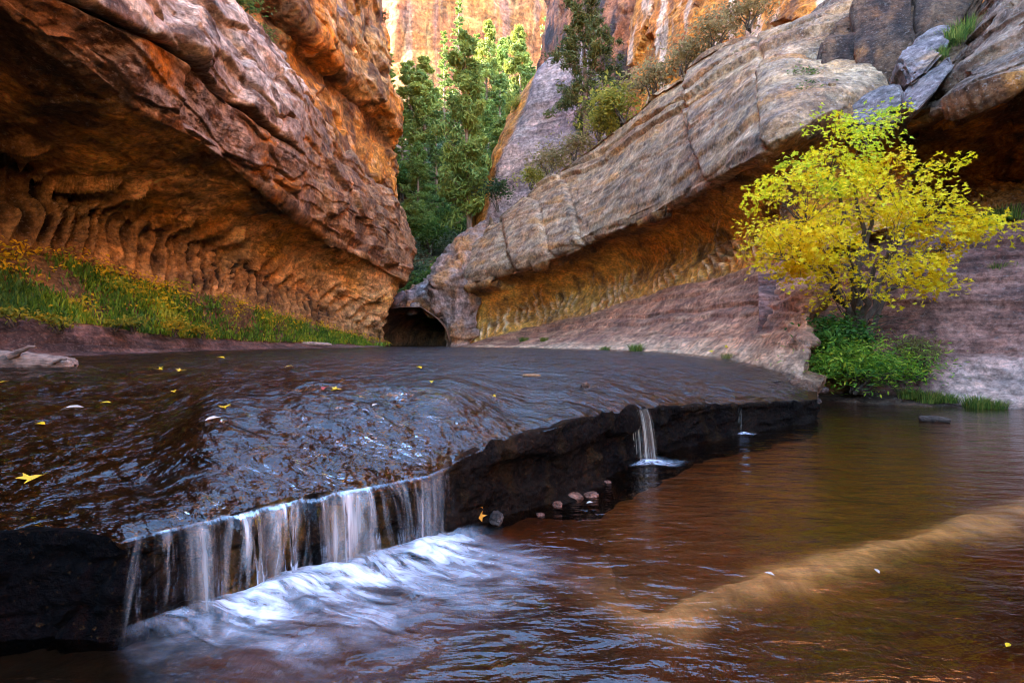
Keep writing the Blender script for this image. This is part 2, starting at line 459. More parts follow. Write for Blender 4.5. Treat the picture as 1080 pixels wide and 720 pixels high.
def left_upper():
    b0 = [(24, -50, -1), (-2, -47, -1), (-13, -26, 3), (-13, -11, 3), (-13, -4, 9), (-13.6, 5, 10), WX(180, 95, -13.0), WX(260, 130, -12.6), WX(330, 210, -12.2), WX(375, 335, -11.6), WX(400, 345, -10.7)]  # first stations curve unseen behind the eye, added to shape the front light
    b1 = [(24, -50, 2), (-2, -47, 2), (-12.4, -26, 3), (-12.4, -11, 3), (-12.4, -4, 14), (-12.4, 5, 15), WX(190, -16, -12), WX(278, 40, -11.4), WX(345, 122, -10.4), WX(390, 172, -9.7), WX(420, 188, -9.25)]
    b2 = [(24, -50, 5), (-2, -47, 5), (-12.6, -26, 5), (-12.6, -11, 5), (-12.6, -4, 16), (-12.6, 5, 17), WX(195, -45, -12.2), WX(285, 22, -11.7), WX(345, 86, -11.1), WX(386, 122, -10.4), WX(415, 160, -9.75)]
    b3 = [(24, -50, 7), (-2, -47, 7), (-11.6, -26, 7), (-11.6, -11, 7), (-11.6, -4, 18), (-11.6, 5, 19), WX(200, -70, -11.2), WX(290, -5, -10.7), WX(350, 57, -9.9), WX(388, 92, -9.5), WX(420, 138, -9.15)]
    b4 = [(24, -50, 9), (-2, -47, 9), (-11.6, -26, 9), (-11.6, -11, 9), (-11.6, -4, 22), (-11.6, 5, 24), WX(210, -160, -11.2), WX(300, -80, -10.7), WX(355, -5, -10.2), WX(386, 36, -9.9), WX(405, 48, -10.5)]
    b5 = [(24, -50, 11), (-2, -47, 11), (-12, -26, 11), (-12, -11, 11), (-12, -4, 26), (-12, 5, 28), WX(220, -330, -11.8), WX(310, -270, -11.4), WX(362, -210, -10.8), WX(390, -160, -10.4), WX(409, -110, -10.9)]
    b6 = [(p[0] - 3.5, p[1], (52 if p[1] > 25 else 44) if p[1] > -5 else 13) for p in b5]  # unseen top: tall to shade the canyon, low behind to let sun through
    b7 = [(p[0] - 11, p[1], (53 if p[1] > 25 else 45) if p[1] > -5 else 13.5) for p in b5]
    bz = [(p[0] - 4.5, p[1], -1) for p in b0]  # unseen skirt added to stop sun leaking in behind the left cliff
    cs = [bz, b0, b1, b2, b3, b4, b5, b6, b7]
    for c in cs:
        c.append(shift(c, -1, (-3.5, 6, 0))); c.append(shift(c, -1, (-6, 14, 0))); c.append(shift(c, -1, (-12, 48, 0)))  # hidden upstream run added to keep direct sun off the trees
    for q, z in ((-3, 0), (-2, 2), (-1, 20)): b0[q] = (b0[q][0], b0[q][1], z)
    G, N, ku, kv = loft(cs, 1.9, sharp=(3,), mx=110)
    N = eyeward(G, N); kv = kv - 1
    bed, s = bedding(G, .4, .5, 5)
    f1, f2c, cv = cl(warped(G, .8, .35, 2), (.32, .25, .5), 9)
    d = .35 * bed + .4 * cv * sm(0, .15, f2c - f1) + .8 * nz(G, .16, 4, 3) + .2 * nz(G, .8, 5, 6) + .06 * nz(G, 3, 3)
    G2 = rough_up(G, N, d)
    a, b = nz(G, .25, 5, 11), nz(G, (.9, .9, .9), 5, 13)
    c = mixc(C(.56, .22, .055), C(.50, .28, .11), sm(-.2, .3, a))
    c = mixc(c, C(.11, .052, .03), sm(-.02, .28, nz(G, (.5, .5, .4), 5, 17) + .25 * b) * .85)
    c = mixc(c, C(.62, .38, .2), sm(.15, .35, nz(G, (.6, .6, .9), 4, 19)) * .6)
    c = mixc(c, C(.30, .23, .2), sm(.1, .35, nz(G, (.4, .4, .7), 4, 23)) * .45 * sm(3.3, 4, kv))
    c = mixc(c, C(.13, .06, .035), np.exp(-((kv - 2.0) / .18) ** 2) * .7)
    o = grid_obj('canyon_wall', G2, c, M_upper)
    tag(o, 'tall orange cliff with rounded bulging lobes rising behind the left overhang', 'cliff')

# ================================================================== RIGHT CLIFF: leaning slab over an ochre alcove
def right_cliff():
    st = lambda *p: [W(*q) for q in p]
    c0 = st((476, 366, 40), (500, 362, 37.5), (560, 347, 35.5), (640, 327, 29.6), (720, 302, 22.6), (790, 284, 17.6), (840, 270, 15.2), (880, 256, 14), (960, 235, 13.2))
    c1 = st((478, 345, 41.5), (503, 338, 39.5), (570, 322, 37.5), (650, 295, 31.5), (728, 266, 24.4), (795, 246, 19.2), (842, 232, 16.8), (885, 215, 15.8), (960, 190, 15))
    c2 = st((484, 322, 40.5), (508, 312, 38), (578, 292, 34.5), (648, 266, 29.5), (724, 232, 22.5), (785, 204, 17.6), (835, 182, 15.4), (880, 165, 15), (955, 150, 15))
    c3 = st((488, 303, 38.5), (512, 298, 36), (582, 275, 31), (638, 250, 27), (713, 217, 20.5), (776, 184, 16), (826, 160, 13.8), (862, 140, 13.8), (930, 120, 14.5))
    c4 = st((487, 292, 38.2), (512, 284, 35.8), (581, 262, 30.8), (637, 238, 26.9), (712, 204, 20.5), (775, 168, 16), (824, 142, 13.9), (856, 122, 14), (920, 100, 15))
    c5 = st((494, 262, 40.5), (515, 243, 39), (575, 205, 35.5), (632, 180, 31), (698, 126, 25.2), (756, 100, 20.6), (830, 60, 17.4), (858, 66, 17.2), (915, 60, 17))
    c6 = st((500, 250, 41.5), (517, 233, 40.3), (566, 192, 38), (636, 138, 34), (700, 82, 29), (762, 40, 25), (838, 17, 21), (880, 0, 19.5), (930, -10, 19))
    c7 = [(p[0] + 3.5, p[1] + 1.5, p[2] + .9) for p in c6]
    cs = [c0, c1, c2, c3, c4, c5, c6, c7]
    for c in cs: c.insert(0, shift(c, 0, (.8, 4, .2)))
    G, N, ku, kv = loft(cs, 1.6, sharp=(3, 4, 6))
    N = eyeward(G, N)
    su = arclen(G, 0)
    bed, s = bedding(G, .8, .28, 11)
    slab = sm(3.0, 3.25, kv); alc = 1 - sm(1.6, 2.6, kv)
    x = su / .62 + (kv - .6) * .35 + 1.6 * nz(G, .35, 3) + .5 * nz(G, 1.3, 3)
    fi = np.floor(x); f = x - fi
    top = 1.05 + .5 * _r1[(fi.astype(int) * 7) & 4095]
    amp = sm(-.1, .3, kv) * (1 - sm(top, top + .3, kv)) * (1 - .9 * sm(6.2, 7.2, ku))
    scal = np.abs(2 * f - 1) ** 1.7
    amp = amp * (.25 + .75 * sm(-.2, .15, nz(G, (.35, .35, .5), 3, 87)))
    d = scal * amp * .24
    P = G.reshape(-1, 3)
    f1, f2c, cv = cl(warped(G, .5, .5, 4), (.45, .35, .9), 21)
    und = (1 - slab) * (1 - alc)
    d += und * (.28 * bed + .3 * cv) + alc * .07 * bed
    # the leaning slab: thin beds, a joint that steps it, the red seam at curve 5 with the upper band set back
    seam = 5.0 + .07 * nz(G, (.2, .2, .5), 3, 4)
    upb = sm(seam - .02, seam + .04, kv)
    d += slab * (.05 * bed + .10 * step1(cv * 1.0 + 3, 5, .5).reshape(s.shape) * 0 + .07 * cl(warped(G, .4, .4, 14), (.3, .25, .5), 27)[2] + .035 * step1(s * 9, 3, .3).reshape(s.shape))
    d -= upb * .45 + .3 * np.exp(-((kv - seam - .03) / .05) ** 2) * slab
    d += upb * .26 * step1(s * 2.2, 8, .15).reshape(s.shape)
    jn = ku + (kv - 4) * .12 + .05 * nz(G, .9, 3)
    for j0, h, lim in ((5.55, .35, 9), (3.5, -.22, 9), (2.4, .3, 9), (6.75, .22, 4.7), (2.95, -.16, 9)):
        d += h * sm(j0 - .03, j0 + .03, jn) * slab * (kv < lim)
        d -= .16 * np.exp(-((jn - j0) / .025) ** 2) * slab
    d += (.3 * nz(G, .25, 3, 3) + .10 * nz(G, 1.0, 5, 9) + .05 * nz(G, 3.6, 4, 2)) * (1 - .5 * slab)
    lip = np.exp(-((kv - 3.1) / .22) ** 2)
    d += lip * (.35 * nz(G, (.8, .8, .8), 4, 91) + .25 * cv)
    G2 = rough_up(G, N, d)
    a, b = nz(G, .35, 5, 21), nz(G, 1.2, 5, 33)
    lil = mixc(C(.32, .22, .155), C(.42, .305, .21), sm(-.2, .25, a))
    lil = mixc(lil, C(.17, .13, .115), sm(.0, .22, nz(G, 1.6, 7, 34, .65)) * .7)
    lil = mixc(lil, C(.42, .29, .2), sm(.12, .4, nz(G, (.4, .4, 1.5), 5, 41)) * .6)
    wh = nz(G, (.9, .9, 2.5), 5, 47)
    lil = mixc(lil, C(.55, .45, .36), sm(.08, .22, wh) * .6)
    lil = mixc(lil, C(.52, .27, .10), sm(.16, .34, nz(G, (.35, .35, 1.1), 6, 67)) * .55)
    sc1 = np.exp(-((kv - seam - .02) / .07) ** 2)
    lil = mixc(lil, C(.20, .07, .04), sc1 * sm(-.45, .0, b + .1) * .95)
    lil = mixc(lil, C(.26, .11, .06), np.exp(-((kv - 5.55 - .05 * a) / .06) ** 2) * .5)
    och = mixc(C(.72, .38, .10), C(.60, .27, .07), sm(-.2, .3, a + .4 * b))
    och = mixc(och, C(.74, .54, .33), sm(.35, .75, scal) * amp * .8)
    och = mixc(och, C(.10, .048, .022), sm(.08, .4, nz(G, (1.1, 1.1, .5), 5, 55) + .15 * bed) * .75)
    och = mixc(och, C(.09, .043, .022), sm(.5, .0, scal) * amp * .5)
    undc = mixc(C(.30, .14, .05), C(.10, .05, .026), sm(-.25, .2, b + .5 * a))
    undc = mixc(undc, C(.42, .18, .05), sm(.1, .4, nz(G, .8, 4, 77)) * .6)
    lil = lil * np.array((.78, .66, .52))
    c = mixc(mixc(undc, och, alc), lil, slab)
    c = mixc(c, C(.36, .21, .13), sm(.12, .0, kv) * .5)
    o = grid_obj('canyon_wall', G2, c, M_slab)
    tag(o, 'leaning grey lilac rock slab with a red seam above the ochre hollow on the right', 'cliff')

def right_slope():
    st = lambda *p: [W(*q) for q in p]
    r0 = st((440, 400, 30), (470, 392, 27), (530, 405, 22), (600, 420, 16), (680, 430, 11.5), (740, 432, 9.6), (796, 438, 8.6), (842, 432, 8.6))
    r1 = st((470, 366.5, 36.5), (515, 367, 32.5), (565, 368.5, 27.5), (652, 371.5, 20), (722, 376, 15), (765, 380.5, 12.4), (812, 388, 10.3), (849, 398, 9.2))
    r2 = st((474, 365.5, 38), (518, 362.5, 35), (568, 357, 32), (652, 348, 24.5), (727, 339, 18.5), (792, 334, 14.5), (824, 332, 12.3), (853, 334, 10.9))
    r3 = st((478, 364, 40.5), (505, 360, 38), (560, 345, 36), (640, 325, 30), (720, 300, 23), (790, 282, 18), (838, 270, 15.4), (866, 262, 14.2))
    r4 = [(p[0] + .9, p[1] + 1.5, p[2] + .3) for p in r3]
    cs = [r0, r1, r2, r3, r4]
    for c in cs:
        c.append(shift(c, -1, (.45, .8, -.45)))
        c.append(shift(c, -1, (.8, 2.2, -1.0)))
    G, N, ku, kv = loft(cs, 1.7, sharp=(1,))
    N = eyeward(G, N)
    bed, s = bedding(G, 1.6, .22, 31)
    d = .13 * bed * sm(.9, 1.6, kv) + .16 * nz(G, .5, 4, 3) + .06 * nz(G, 2.2, 5, 9) + .05 * step1(s * 4, 3, .3).reshape(s.shape) * sm(1, 1.5, kv)
    d -= sm(1.25, .95, kv) * .05
    d += sm(6.1, 7.0, ku) * (.30 * nz(G, .9, 4, 51) + .22 * step1(s * 2.6 + nz(G, .8, 3).reshape(s.shape), 9, .2).reshape(s.shape))
    G2 = rough_up(G, N, d)
    a, b = nz(G, .5, 5, 21), nz(G, (.7, .7, 4), 5, 33)
    c = mixc(C(.43, .24, .165), C(.27, .145, .105), sm(-.15, .2, a + b * .6))
    c = mixc(c, C(.56, .35, .235), sm(.05, .35, nz(G, (.6, .6, 3), 5, 7)) * .7)
    c = mixc(c, C(.64, .46, .33), sm(1.55, 1.12, kv + .22 * a) * .75)
    c = mixc(c, C(.13, .075, .05), sm(1.08, .95, kv + .03 * b))
    c = mixc(c, C(.46, .32, .24), sm(2.5, 2.95, kv) * sm(-.3, .2, b) * .55)
    c = c * np.array((.92, .80, .68))
    end = sm(6.9, 7.4, ku)
    c = mixc(c, C(.33, .16, .085), end * .8)
    o = grid_obj('rock_slope', G2, c, M_slope)
    tag(o, 'smooth purple pink bedrock ramp below the ochre hollow, ending at the green bush', 'rock slope', kind='structure')

def right_slope_two():
    st = lambda *p: [W(*q) for q in p]
    q0 = st((800, 470, 8.6), (868, 466, 8.6), (930, 465, 8.6), (980, 468, 8.4), (1040, 476, 8), (1110, 490, 7.4), (1300, 520, 6.2)) + [(9.5, 2, -0.4), (7.5, -30, -0.4)]
    q1 = st((800, 412, 10.6), (868, 414, 10.8), (925, 416, 10.3), (972, 420, 9.9), (1030, 427, 9.4), (1095, 433, 8.8), (1300, 452, 7.2)) + [(9.8, 2, 0.1), (7.800000000000001, -30, 0.1)]
    q2 = st((800, 372, 11.6), (868, 372, 11.8), (920, 362, 11.4), (972, 352, 11), (1030, 342, 10.8), (1095, 336, 10.2), (1300, 330, 8.6)) + [(11.2, 2, 1.6), (9.2, -30, 1.6)]
    q3 = st((800, 330, 13), (868, 318, 13.2), (920, 290, 13), (972, 262, 12.8), (1030, 240, 12.8), (1095, 228, 12.3), (1300, 205, 11)) + [(13.4, 2, 4.3), (11.4, -30, 4.3)]
    q4 = st((800, 290, 15.5), (868, 275, 15), (920, 255, 14.6), (972, 238, 14.3), (1030, 222, 14.2), (1095, 210, 13.8), (1300, 180, 12.4)) + [(15.2, 2, 4.6), (13.2, -30, 4.6)]
    G, N, ku, kv = loft([q0, q1, q2, q3, q4], 1.8, sharp=(1,))
    N = eyeward(G, N)
    bed, s = bedding(G, 1.7, .25, 41)
    d = .2 * bed * sm(.9, 1.4, kv) + .2 * nz(G, .5, 4, 3) + .07 * nz(G, 2.2, 5, 9) + .09 * step1(s * 3.4, 3, .25).reshape(s.shape) * sm(1.2, 1.7, kv)
    G2 = rough_up(G, N, d)
    a, b = nz(G, .5, 5, 21), nz(G, (.7, .7, 4), 5, 33)
    c = mixc(C(.27, .135, .10), C(.14, .068, .052), sm(-.15, .2, a + b * .6))
    c = mixc(c, C(.48, .33, .26), sm(1.75, 1.25, kv + .25 * a) * .8 * sm(3.0, 3.8, ku))
    c = mixc(c, C(.30, .11, .04), sm(2.7, 1.2, np.abs(ku - 1.3) * 2 + np.abs(kv - 2.2)) * .5)
    c = mixc(c, C(.07, .04, .025), sm(1.06, .96, kv))
    o = grid_obj('rock_slope', G2, c, M_slope)
    tag(o, 'layered purple brown bedrock slope at the right beyond the pool', 'rock slope', kind='structure')

def right_alcove():
    st = lambda *p: [W(*q) for q in p]
    h0 = st((815, 360, 15.0), (860, 345, 14.8), (905, 322, 14.4), (960, 300, 14.2), (1020, 280, 14), (1090, 262, 13.6), (1300, 240, 12.4)) + [(14.6, 2, 3.4), (12.6, -30, 3.4)]
    h1 = st((815, 240, 16.6), (860, 222, 16.8), (905, 200, 16.6), (960, 186, 16.3), (1020, 172, 16), (1090, 160, 15.6), (1300, 120, 14)) + [(16.5, 2, 6), (14.5, -30, 6)]
    h2 = st((820, 190, 16), (860, 172, 16.6), (905, 158, 16.4), (960, 150, 15.4), (1020, 128, 14.2), (1090, 106, 13.4), (1300, 50, 12)) + [(14.5, 2, 7.4), (12.5, -30, 7.4)]
    h3 = st((826, 160, 15.4), (860, 140, 16), (905, 132, 15.8), (966, 128, 13), (1003, 113, 11.6), (1084, 78, 10.4), (1300, -20, 8.6)) + [(10, 2, 7), (8, -30, 7)]
    h4 = st((830, 140, 16), (862, 110, 17), (910, 100, 16.5), (972, 112, 13), (1010, 92, 11.7), (1084, 56, 10.5), (1300, -60, 8.7)) + [(10.1, 2, 7.6), (8.1, -30, 7.6)]
    h5 = st((835, 100, 17.4), (868, 70, 18.4), (915, 60, 18), (992, 80, 14.2), (1020, 50, 13), (1085, -30, 12.2), (1300, -260, 10)) + [(12.5, 2, 12), (11.5, -30, 13)]
    h6 = st((840, 50, 19), (880, 0, 20), (930, -60, 19.5), (1010, 40, 15.5), (1046, -8, 14.8), (1100, -120, 14), (1300, -420, 12)) + [(15.5, 2, 16), (14, -30, 21)]
    h7 = st((840, 40, 22), (890, -20, 23), (950, -80, 23), (1030, 20, 18.5), (1070, -20, 18), (1130, -130, 17), (1320, -430, 15)) + [(19, 2, 17), (19, -30, 24)]  # unseen rear end raised to catch sun and throw it back
    G, N, ku, kv = loft([h0, h1, h2, h3, h4, h5, h6, h7], 1.8, sharp=(3, 4, 6))
    N = eyeward(G, N)
    bed, s = bedding(G, .9, .35, 51)
    slab = sm(3.0, 3.2, kv)
    f1, f2c, cv = cl(warped(G, .5, .5, 4), (.6, .6, .9), 31)
    d = (1 - slab) * (.26 * bed + .3 * cv) + slab * (.16 * bed + .1 * cv + .07 * step1(s * 7, 3, .3).reshape(s.shape))
    d += .3 * nz(G, .35, 4, 3) + .12 * nz(G, 1.2, 5, 9) + .05 * nz(G, 4, 4, 2)
    d += np.exp(-((kv - 3.1) / .2) ** 2) * .3 * nz(G, 1.0, 4, 91)
    G2 = rough_up(G, N, d)
    a, b = nz(G, .5, 5, 21), nz(G, 1.2, 5, 33)
    und = mixc(C(.50, .21, .06), C(.13, .06, .03), sm(-.2, .25, b + .4 * a + .25 * sm(1.2, 2.6, kv)))
    und = mixc(und, C(.46, .22, .07), sm(.1, .4, nz(G, (.5, .5, 1.5), 4, 8)) * .6 * (1 - sm(1.6, 2.6, kv)))
    lil = mixc(C(.31, .235, .20), C(.19, .145, .13), sm(-.15, .2, a + .4 * b))
    lil = mixc(lil, C(.40, .29, .21), sm(.12, .4, nz(G, (.5, .5, 2), 5, 41)) * .7)
    lil = mixc(lil, C(.5, .45, .42), sm(.25, .45, nz(G, 1.5, 5, 42)) * .6)
    c = mixc(und, lil * np.array((.74, .63, .50)), slab)
    c = mixc(c, C(.62, .33, .14), sm(7.0, 7.6, ku) * .85)  # unseen rear stretch coloured orange as a reflector of warm sunlight
    o = grid_obj('canyon_wall', G2, c, M_slab)
    tag(o, 'grey overhanging slab above a dark hollow in the upper right corner', 'cliff')

def tower_and_far():
    st = lambda *p: [W(*q) for q in p]
    # E: lilac slab leaning against the tower, orange undercut on its left
    e0 = st((490, 300, 54), (504, 270, 48), (512, 270, 46), (548, 260, 45), (590, 235, 44.5), (640, 200, 44))
    em = st((500, 215, 56), (516, 192, 50), (521, 194, 48), (548, 180, 46.8), (590, 160, 46), (640, 140, 45.2))
    e1 = st((508, 185, 56), (524, 160, 50), (532, 160, 48), (560, 140, 48), (596, 116, 47.5), (640, 96, 47))
    e2 = st((530, 140, 57), (546, 118, 52), (556, 112, 50), (575, 95, 50), (602, 72, 50), (640, 60, 50))
    e3 = st((548, 105, 58), (562, 86, 54), (572, 74, 53), (588, 55, 53), (606, 30, 53), (640, 20, 53))
    e4 = [(p[0] + 2, p[1] + 5, p[2] + 1) for p in e3]
    G, N, ku, kv = loft([e0, em, e1, e2, e3, e4], 1.6, sharp_u=(1, 2))
    N = eyeward(G, N); bed, s = bedding(G, .5, .4, 61)
    G2 = rough_up(G, N, .25 * bed + .35 * nz(G, .3, 4, 4) + .15 * nz(G, 1.2, 4))
    a, b = nz(G, .3, 5, 21), nz(G, (.5, .5, 2), 5, 33)
    c = mixc(C(.37, .25, .20), C(.25, .165, .145), sm(-.2, .3, a + b))
    c = mixc(c, C(.56, .22, .06), sm(1.9, 1.4, ku))
    o = grid_obj('cliff', G2, c, M_upper)
    tag(o, 'small lilac slab with an orange left edge leaning below the dark tower', 'cliff')
    # D1: dark streaked tower
    d0 = st((560, 220, 58), (592, 180, 52), (640, 150, 47), (672, 120, 45), (692, 110, 47), (705, 100, 52))
    d1 = st((560, 120, 58), (594, 100, 53), (640, 70, 48), (672, 50, 46), (690, 50, 48), (704, 40, 53))
    d2 = st((575, 10, 60), (598, 0, 55), (640, -20, 50), (668, -25, 48), (684, -25, 50), (702, -30, 55))
    d3 = st((577, -50, 64), (600, -60, 59), (640, -70, 54), (668, -75, 52), (684, -75, 54), (702, -75, 59))
    G, N, ku, kv = loft([d0, d1, d2, d3], 1.8)
    N = eyeward(G, N)
    f1, f2c, cv = cl(warped(G, .8, .3, 4), (.35, .35, .12), 31)
    G2 = rough_up(G, N, .8 * cv * sm(0, .15, f2c - f1) + .5 * nz(G, (.5, .5, .1), 4, 4) + .15 * nz(G, 1.2, 4))
    vs, a = nz(G, (.9, .9, .07), 5, 3), nz(G, .3, 5, 21)
    c = mixc(C(.30, .11, .055), C(.05, .028, .022), sm(-.15, .2, vs + .25 * a))
    c = mixc(c, C(.50, .22, .09), sm(.12, .35, nz(G, (.8, .8, .1), 4, 12)) * .35)
    o = grid_obj('cliff', G2, c, M_upper)
    tag(o, 'dark reddish tower with black vertical streaks at top centre right', 'cliff')
    # D2: orange wall with pale streaks; lit high above the frame
    f0 = st((650, 190, 49), (672, 170, 43), (730, 140, 37), (800, 100, 30), (850, 80, 26), (960, 70, 23)) + [(26, 12, 15), (26, -25, 15)]
    f1_ = st((650, 60, 51), (680, 40, 45), (735, 10, 39), (805, -20, 32), (855, -40, 28), (960, -60, 25)) + [(26, 12, 18), (26, -25, 18)]
    f2_ = st((655, -30, 51), (690, -40, 46), (745, -70, 40), (810, -110, 33), (860, -140, 29), (960, -160, 26)) + [(25.5, 12, 24), (25.5, -25, 24)]
    f3_ = [(p[0] + 2, p[1], 32) for p in f2_]
    f4_ = [(p[0] + 7, p[1], 42) for p in f2_]
    f5_ = [(p[0] + 15, p[1] + 4, 44) for p in f2_]
    G, N, ku, kv = loft([f0, f1_, f2_, f3_, f4_, f5_], 2.2, mx=90)
    N = eyeward(G, N); bed, s = bedding(G, .25, .4, 71)
    f1, f2c, cv = cl(warped(G, .8, .3, 4), (.25, .25, .2), 37)
    G2 = rough_up(G, N, .4 * cv + .3 * bed + .6 * nz(G, .2, 4, 4) + .12 * nz(G, 1.2, 4))
    vs, a = nz(G, (.9, .9, .06), 5, 3), nz(G, .3, 5, 21)
    c = mixc(C(.60, .22, .06), C(.48, .15, .04), sm(-.2, .3, a))
    c = mixc(c, C(.74, .50, .36), sm(.08, .3, vs) * .8)
    c = mixc(c, C(.16, .06, .03), sm(.12, .35, nz(G, (.9, .9, .07), 5, 8)) * .7)
    o = grid_obj('canyon_wall', G2, c, M_upper)
    tag(o, 'glowing orange wall with white vertical streaks above the right slab', 'cliff')
    # F: sunlit head wall far up the canyon
    xs = np.linspace(-75, 60, 9)
    def row(z, dy): return [(x, 128 + dy + 10 * math.sin(x * .06) + .12 * abs(x), z) for x in xs]
    G, N, ku, kv = loft([row(25, -6), row(55, -2), row(70, 0), row(80, 0), row(94, 2), row(95, 14)], 2.0, mx=90)
    N = eyeward(G, N); bed, s = bedding(G, .1, .4, 81)
    f1, f2c, cv = cl(warped(G, 2, .1, 4), (.12, .12, .05), 37)
    G2 = rough_up(G, N, 1.4 * cv * sm(0, .15, f2c - f1) + .9 * bed + 1.6 * nz(G, (.12, .12, .03), 5, 4) + .4 * nz(G, .5, 4))
    vs, a = nz(G, (.35, .35, .022), 5, 3), nz(G, .08, 5, 21)
    c = mixc(C(.37, .15, .06), C(.30, .105, .055), sm(-.2, .3, a))
    c = mixc(c, C(.46, .27, .12), sm(.05, .3, vs) * .85)
    c = mixc(c, C(.24, .12, .10), sm(.1, .3, nz(G, (.35, .35, .025), 5, 8)) * .65)
    o = grid_obj('cliff', G2, c, M_far)
    tag(o, 'far sunlit orange cliff with vertical streaks closing the canyon at the top', 'cliff')

def hillside():
    # wooded talus slope behind the narrows
    xs = [-60, -40, -24, -14, -8, -3, 3, 12, 30, 55]
    rows = [[(x, 43 + .02 * abs(x), 2.2 + .002 * x * x) for x in xs], [(x, 52, 7.5 + .003 * x * x) for x in xs],
            [(x, 66, 17 + .0035 * x * x) for x in xs], [(x, 84, 29 + .003 * x * x) for x in xs],
            [(x, 106, 41 + .003 * x * x) for x in xs], [(x, 128, 50) for x in xs]]
    G, N, ku, kv = loft(rows, 3, mx=60)
    N = eyeward(G, N)
    G2 = rough_up(G, N, 1.2 * nz(G, .12, 4) + .4 * nz(G, .5, 4))
    a = nz(G, .2, 5, 3)
    c = mixc(C(.24, .12, .06), C(.07, .065, .03), sm(-.25, .15, a))
    o = grid_obj('hillside', G2, c, M_upper)
    tag(o, 'steep wooded slope rising behind the narrow slot', 'slope', kind='structure')
    return G2

def tunnel():
    st = lambda *p: [W(*q) for q in p]
    # front block over the slot: from the arch rim up to its top
    t0 = st((398, 352, 40), (412, 333, 39.6), (425, 333, 39.2), (440, 323, 38.6), (452, 335, 38), (468, 341, 37.6), (473, 366, 37.2), (490, 372, 37))
    t1 = st((402, 340, 40.4), (418, 326, 40), (430, 318, 39.4), (444, 313, 38.2), (460, 318, 37.4), (474, 330, 37), (486, 345, 37), (500, 352, 38))
    t2 = st((404, 330, 41), (420, 320, 40.6), (432, 315, 40), (446, 304, 38.6), (463, 296, 37.6), (482, 302, 37), (494, 310, 37.4), (506, 318, 38.4))
    t3 = st((408, 322, 42), (424, 316, 42), (436, 311, 41.5), (449, 296, 40), (466, 276, 39), (482, 264, 38.8), (496, 262, 39.2), (510, 264, 40))
    t4 = st((412, 318, 44), (428, 314, 44), (440, 306, 44), (453, 290, 42.5), (472, 262, 41.5), (488, 246, 41), (500, 240, 41.2), (516, 232, 42))
    t5 = [(p[0] + .5, p[1] + 5, p[2] + .3) for p in t4]
    G, N, ku, kv = loft([t0, t1, t2, t3, t4, t5], 1.3)
    N = eyeward(G, N); bed, s = bedding(G, .8, .4, 91)
    f1, f2c, cv = cl(warped(G, .5, .5, 4), (.5, .5, .5), 37)
    G2 = rough_up(G, N, .25 * bed + .45 * cv * sm(0, .15, f2c - f1) + .5 * nz(G, .5, 4, 4) + .2 * nz(G, 1.4, 4))
    a, b = nz(G, .5, 5, 21), nz(G, (1.2, 1.2, .3), 5, 33)
    c = mixc(C(.33, .22, .17), C(.40, .19, .08), sm(-.1, .3, a))
    c = mixc(c, C(.12, .06, .035), sm(.0, .3, b) * .75)
    c = mixc(c, C(.36, .33, .34), sm(1.9, .9, np.abs(ku - 2.2) + np.abs(kv - 2)) * .7)
    c = c * .78
    o = grid_obj('rock_arch', G2, c, M_slab)
    tag(o, 'rock arch framing the dark slot where the stream comes out', 'rock arch')
    # the bore behind the arch, turning to the right
    n, m_ = 60, 40
    G = np.zeros((n, m_, 3))
    for i in range(n):
        u = i / (n - 1); y = 36.5 + 26 * u
        cx = -7.4 + 2.2 * u + 9 * u * u
        for j in range(m_):
            a = math.pi * 1.3 * (j / (m_ - 1)) - .15 * math.pi
            w = 3.0 - .6 * u
            G[i, j] = (cx - w * math.cos(a), y, .7 + 3.0 * math.sin(a) * (1 - .25 * u))
    N = normals(G)
    G2 = G + N * (.35 * nz(G, .5, 4) + .1 * nz(G, 2, 3))[..., None]
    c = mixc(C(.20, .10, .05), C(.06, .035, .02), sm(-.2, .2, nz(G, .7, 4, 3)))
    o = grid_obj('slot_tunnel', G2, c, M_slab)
    tag(o, 'dark tunnel like slot behind the arch at the stream head', 'rock tunnel', kind='structure')

